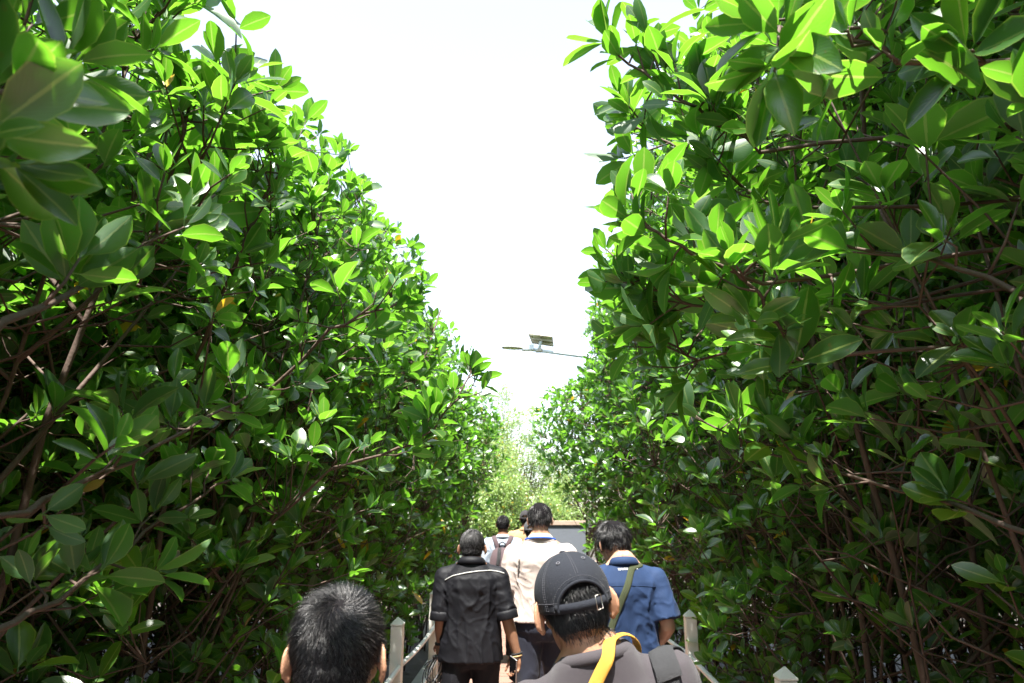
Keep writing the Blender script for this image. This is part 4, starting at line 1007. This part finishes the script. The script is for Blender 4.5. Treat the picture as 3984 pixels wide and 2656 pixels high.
hb = empty('shed', (-1.0, 21.0, GROUND_Z), 0, 'pale blue low building seen through leaves at the end of the walkway', 'building')
zt = A(1150, 1200, 21).z - GROUND_Z
b_ = MB(); b_.box((-4.5, 0, 0), (1.3, 3.0, zt)); b_.build('wall', M['pale_wall'], hb, smooth=False)
b_ = MB(); b_.box((-4.7, -0.25, zt + .002), (1.5, 3.2, zt + 0.12)); b_.build('roof', M['concrete'], hb, smooth=False)
for xw in (-3.6, -2.0, -0.6, 0.4):
    b_ = MB(); b_.box((xw - .35, -0.02, zt - 1.2), (xw + .35, 0.02, zt - 0.45)); f_ = b_.build('window', M['white_metal'], hb, smooth=False)
    b_ = MB(); b_.box((xw - .30, -0.026, zt - 1.15), (xw + .30, -0.021, zt - 0.50)); b_.build('pane', M['cell'], f_, smooth=False)
fr = empty('fence', (0, 14.6, 0), 0, 'thin dark railing crossing the left part of the walkway end', 'railing')
xa = -3.0; xb = A(1195, 1250, 14.6).x; zf = A(1140, 1240, 14.6).z
for z in (zf, zf - 0.28, zf - 0.62, zf - 0.96):
    b_ = MB(); b_.tube([(xa, 0, z), (xb, 0, z)], 0.022, 8); b_.build('rail', M['dark_rail'], fr)
for x in np.linspace(xa, xb, 5):
    b_ = MB(); b_.tube([(x, 0.05, GROUND_Z), (x, 0.05, zf + 0.06)], 0.028, 8); b_.build('post', M['dark_rail'], fr)

# solar street lamp
YL = 14.2
Lx = lambda px, py, Y=YL: A(px, py, Y)
base = (2.35, YL + 0.6, GROUND_Z)
lp = empty('street_lamp', base, 0, 'white solar street lamp whose arm reaches out of the right hedge', 'street lamp')
toB = lambda p: np.array(p) - np.array(base)
e1 = toB(Lx(1222, 803, YL)); e2 = toB(Lx(1345, 819, YL + 0.25)); top = np.array((0, 0, e2[2] - 0.62))
b_ = MB(); b_.tube([(0, 0, 0), (0, 0, e2[2] * 0.6), top], [0.07, 0.06, 0.05], 14); b_.tube([(0, 0, 0), (0, 0, 0.02)], 0.16, 16); b_.build('pole', M['white_metal'], lp)
b_ = MB(); ar = [top + (0, 0, -.3), top, top + (-.05, -.02, .22), e2 + (0.45, .12, -0.16), e2, (e1 + e2) / 2, e1]
b_.tube(ar, [.045, .045, .045, .042, .040, .040, .040], 14); b_.build('arm', M['white_metal'], lp)
d = (e1 - e2) / np.linalg.norm(e1 - e2); hcol = e1 + d * 0.02
b_ = MB(); b_.box((-0.13, -0.07, -0.055), (0.13, 0.07, 0.075), Matrix.Translation((e1 + d * 0.09 + (0, 0, 0.02)).tolist())); bevel(b_.build('battery_box', M['white_metal'], lp, smooth=False), 0.02, 3)
t1 = toB(Lx(1153, 798, YL)); h0 = e1 + d * 0.20
b_ = MB(); rings = []
sd = np.array((0, 1.0, 0)); up = np.array((0, 0, 1.0))
for t in np.linspace(0, 1, 10):
    p = h0 + (t1 - h0) * t; wd = 0.12 * math.sin(math.pi * (0.12 + 0.70 * t)) + 0.02; th = 0.045 - 0.025 * t
    rings.append(np.array([p - sd * wd - up * .012, p - sd * wd + up * .01, p - sd * wd * .5 + up * th, p + sd * wd * .5 + up * th, p + sd * wd + up * .01, p + sd * wd - up * .012]))
b_.loft(rings); hd = bevel(b_.build('lamp_head', M['lamp_body'], lp, smooth=False), 0.004)
b_ = MB(); q0 = h0 + (t1 - h0) * .25; q1 = h0 + (t1 - h0) * .9
b_.loft([np.array([p - sd * .075 - up * .013, p + sd * .075 - up * .013, p + sd * .07 - up * .022, p - sd * .07 - up * .022]) for p in (q0, q1)]); b_.build('lens', M['lens'], hd, smooth=False)
pc = toB(Lx(1243, 778, YL)); 
pb = e1 + (e2 - e1) * 0.13
b_ = MB(); b_.tube([pb + (0, 0, .02), pc + (0, 0, -0.02)], 0.032, 12); b_.build('panel_post', M['white_metal'], lp)
b_ = MB(); b_.tube([pb + (-.07, 0, 0), pb + (.07, 0, 0.0)], 0.050, 12); b_.build('clamp', M['galv'], lp)
# panel plane from its four corners in the photograph, given a real tilt
cr = [toB(A(1213, 764.5, YL - .20)), toB(A(1269, 771.5, YL - .20)), toB(A(1272, 795, YL + .20)), toB(A(1222, 787.5, YL + .20))]
n_ = np.cross(cr[1] - cr[0], cr[3] - cr[0]); n_ /= np.linalg.norm(n_); n_ *= np.sign(n_[2])
def quad(nm, cs, lo, hi, m, par): 
    b = MB(); b.loft([np.array([c + n_ * lo for c in cs]), np.array([c + n_ * hi for c in cs])]); return b.build(nm, m, par, smooth=False)
lerp = lambda u, v: (cr[0] * (1 - u) + cr[1] * u) * (1 - v) + (cr[3] * (1 - u) + cr[2] * u) * v
pn = quad('solar_panel', [lerp(.02, .03), lerp(.98, .03), lerp(.98, .97), lerp(.02, .97)], 0.0, 0.012, M['panel_back'], lp)
quad('cells', [lerp(.03, .04), lerp(.97, .04), lerp(.97, .96), lerp(.03, .96)], 0.0125, 0.016, M['cell'], pn)
for (u0, v0, u1, v1) in ((0, 0, 1, .035), (0, .965, 1, 1), (0, .036, .022, .964), (.978, .036, 1, .964)):
    quad('frame', [lerp(u0, v0), lerp(u1, v0), lerp(u1, v1), lerp(u0, v1)], -0.02, 0.018, M['galv'], pn)
for (u0, v0, u1, v1) in ((.023, .36, .977, .42), (.023, .62, .977, .68)):
    quad('bracket', [lerp(u0, v0), lerp(u1, v0), lerp(u1, v1), lerp(u0, v1)], -0.05, -0.003, M['galv'], pn)
quad('bracket', [lerp(.47, .05), lerp(.53, .05), lerp(.53, .355), lerp(.47, .355)], -0.03, -0.003, M['galv'], pn)
b_ = MB(); b_.tube([e2 + (-.22, 0, -.04), e2 + (-.21, 0, -.18), e2 + (-.15, 0, -.20), e2 + (-.12, 0, -.05)], 0.006, 6); b_.build('cable', M['black_cable'], lp)

# far trees with fine leaves, haze paleness put into their colour
def fine_tree(seed, H, Rx, clumps, per, lmin=0.05, lmax=0.085, thin=1.0):
    rng = np.random.default_rng(seed); wood = MB()
    st = [np.array((rng.normal(0, .05) * i, rng.normal(0, .05) * i, H * .62 * i / 6)) for i in range(7)]
    wood.tube(st, np.linspace(.10, .04, 7), 8)
    P = []; Y = []; Z = []
    for c in range(clumps):
        u = rng.normal(0, 1, 3); u /= np.linalg.norm(u); u[2] = abs(u[2]) * 1.0 - 0.45
        r = rng.uniform(.35, 1.0) ** .6
        q = np.array((u[0] * Rx * r, u[1] * Rx * r, H * .62 + u[2] * H * (.69 if u[2] > 0 else .8) * r))
        s0 = st[rng.integers(2, 7)]; m_ = (s0 + q) / 2 + rng.normal(0, .12, 3)
        wood.tube([s0, m_, q], [.02, .010, .004], 5, cap=False)
        for k in range(3):
            d = rng.normal(0, 1, 3); d /= np.linalg.norm(d); d[2] = d[2] * .5 + .1; L = rng.uniform(.3, .7) * Rx * .35
            e = q + d * L; wood.tube([q, (q + e) / 2 + rng.normal(0, .03, 3), e], [.0045, .003, .0015], 4, cap=False)
            for i in range(per):
                t = rng.uniform(.1, 1.05); p = q + d * L * t + rng.normal(0, .06 + .06 * thin, 3); y = d + rng.normal(0, .7, 3) + (0, 0, -.2)
                P.append(p); Y.append(y); Z.append(np.array((0, 0, 1.0)) + rng.normal(0, .5, 3))
    P, Y, Z = map(np.array, (P, Y, Z)); L = rng.uniform(lmin, lmax, len(P))
    return wood.mesh('trunk'), leaves_mesh('crown', P, Y, Z, L, L * .42, rng)
def far(seed, px, py_top, Y, Rx, clumps, per, label, thin=1.0, **kw):
    if thin < 2: clumps = int(clumps * 1.5); per = int(per * 1.35)
    p = A(px, py_top, Y); H = p.z - GROUND_Z
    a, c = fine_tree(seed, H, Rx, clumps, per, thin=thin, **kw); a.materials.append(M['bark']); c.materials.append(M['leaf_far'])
    place_tree([(a, c)], 0, p.x, Y, 0, 1, label, group='trees beyond the end of the walkway', name='fine_leaved_tree')
far(301, 1192, 925, 21.0, 1.5, 90, 26, 'bushy haze-paled green tree with fine leaves closing the end of the walkway')
far(302, 1140, 845, 26.0, 1.3, 90, 30, 'airy tall tree with sparse fine leaves rising above the left hedge end', thin=2.0)
far(303, 1120, 985, 19.0, 1.2, 70, 24, 'low fine leaved tree half hidden by the end of the left hedge')
far(304, 1262, 1020, 22.0, 1.3, 70, 24, 'low fine leaved tree above the grey wall')
far(305, 1330, 1060, 20.0, 1.5, 80, 24, 'spreading fine leaved tree behind the end of the right hedge')
far(306, 1160, 1090, 17.2, 0.9, 60, 26, 'small bright shrub like tree above the thin dark railing')
far(307, 1250, 1130, 17.6, 0.8, 50, 26, 'small bright tree hanging over the grey wall coping')
far(308, 1040, 1000, 20.0, 1.6, 70, 22, 'fine leaved tree behind the left hedge, mostly hidden')
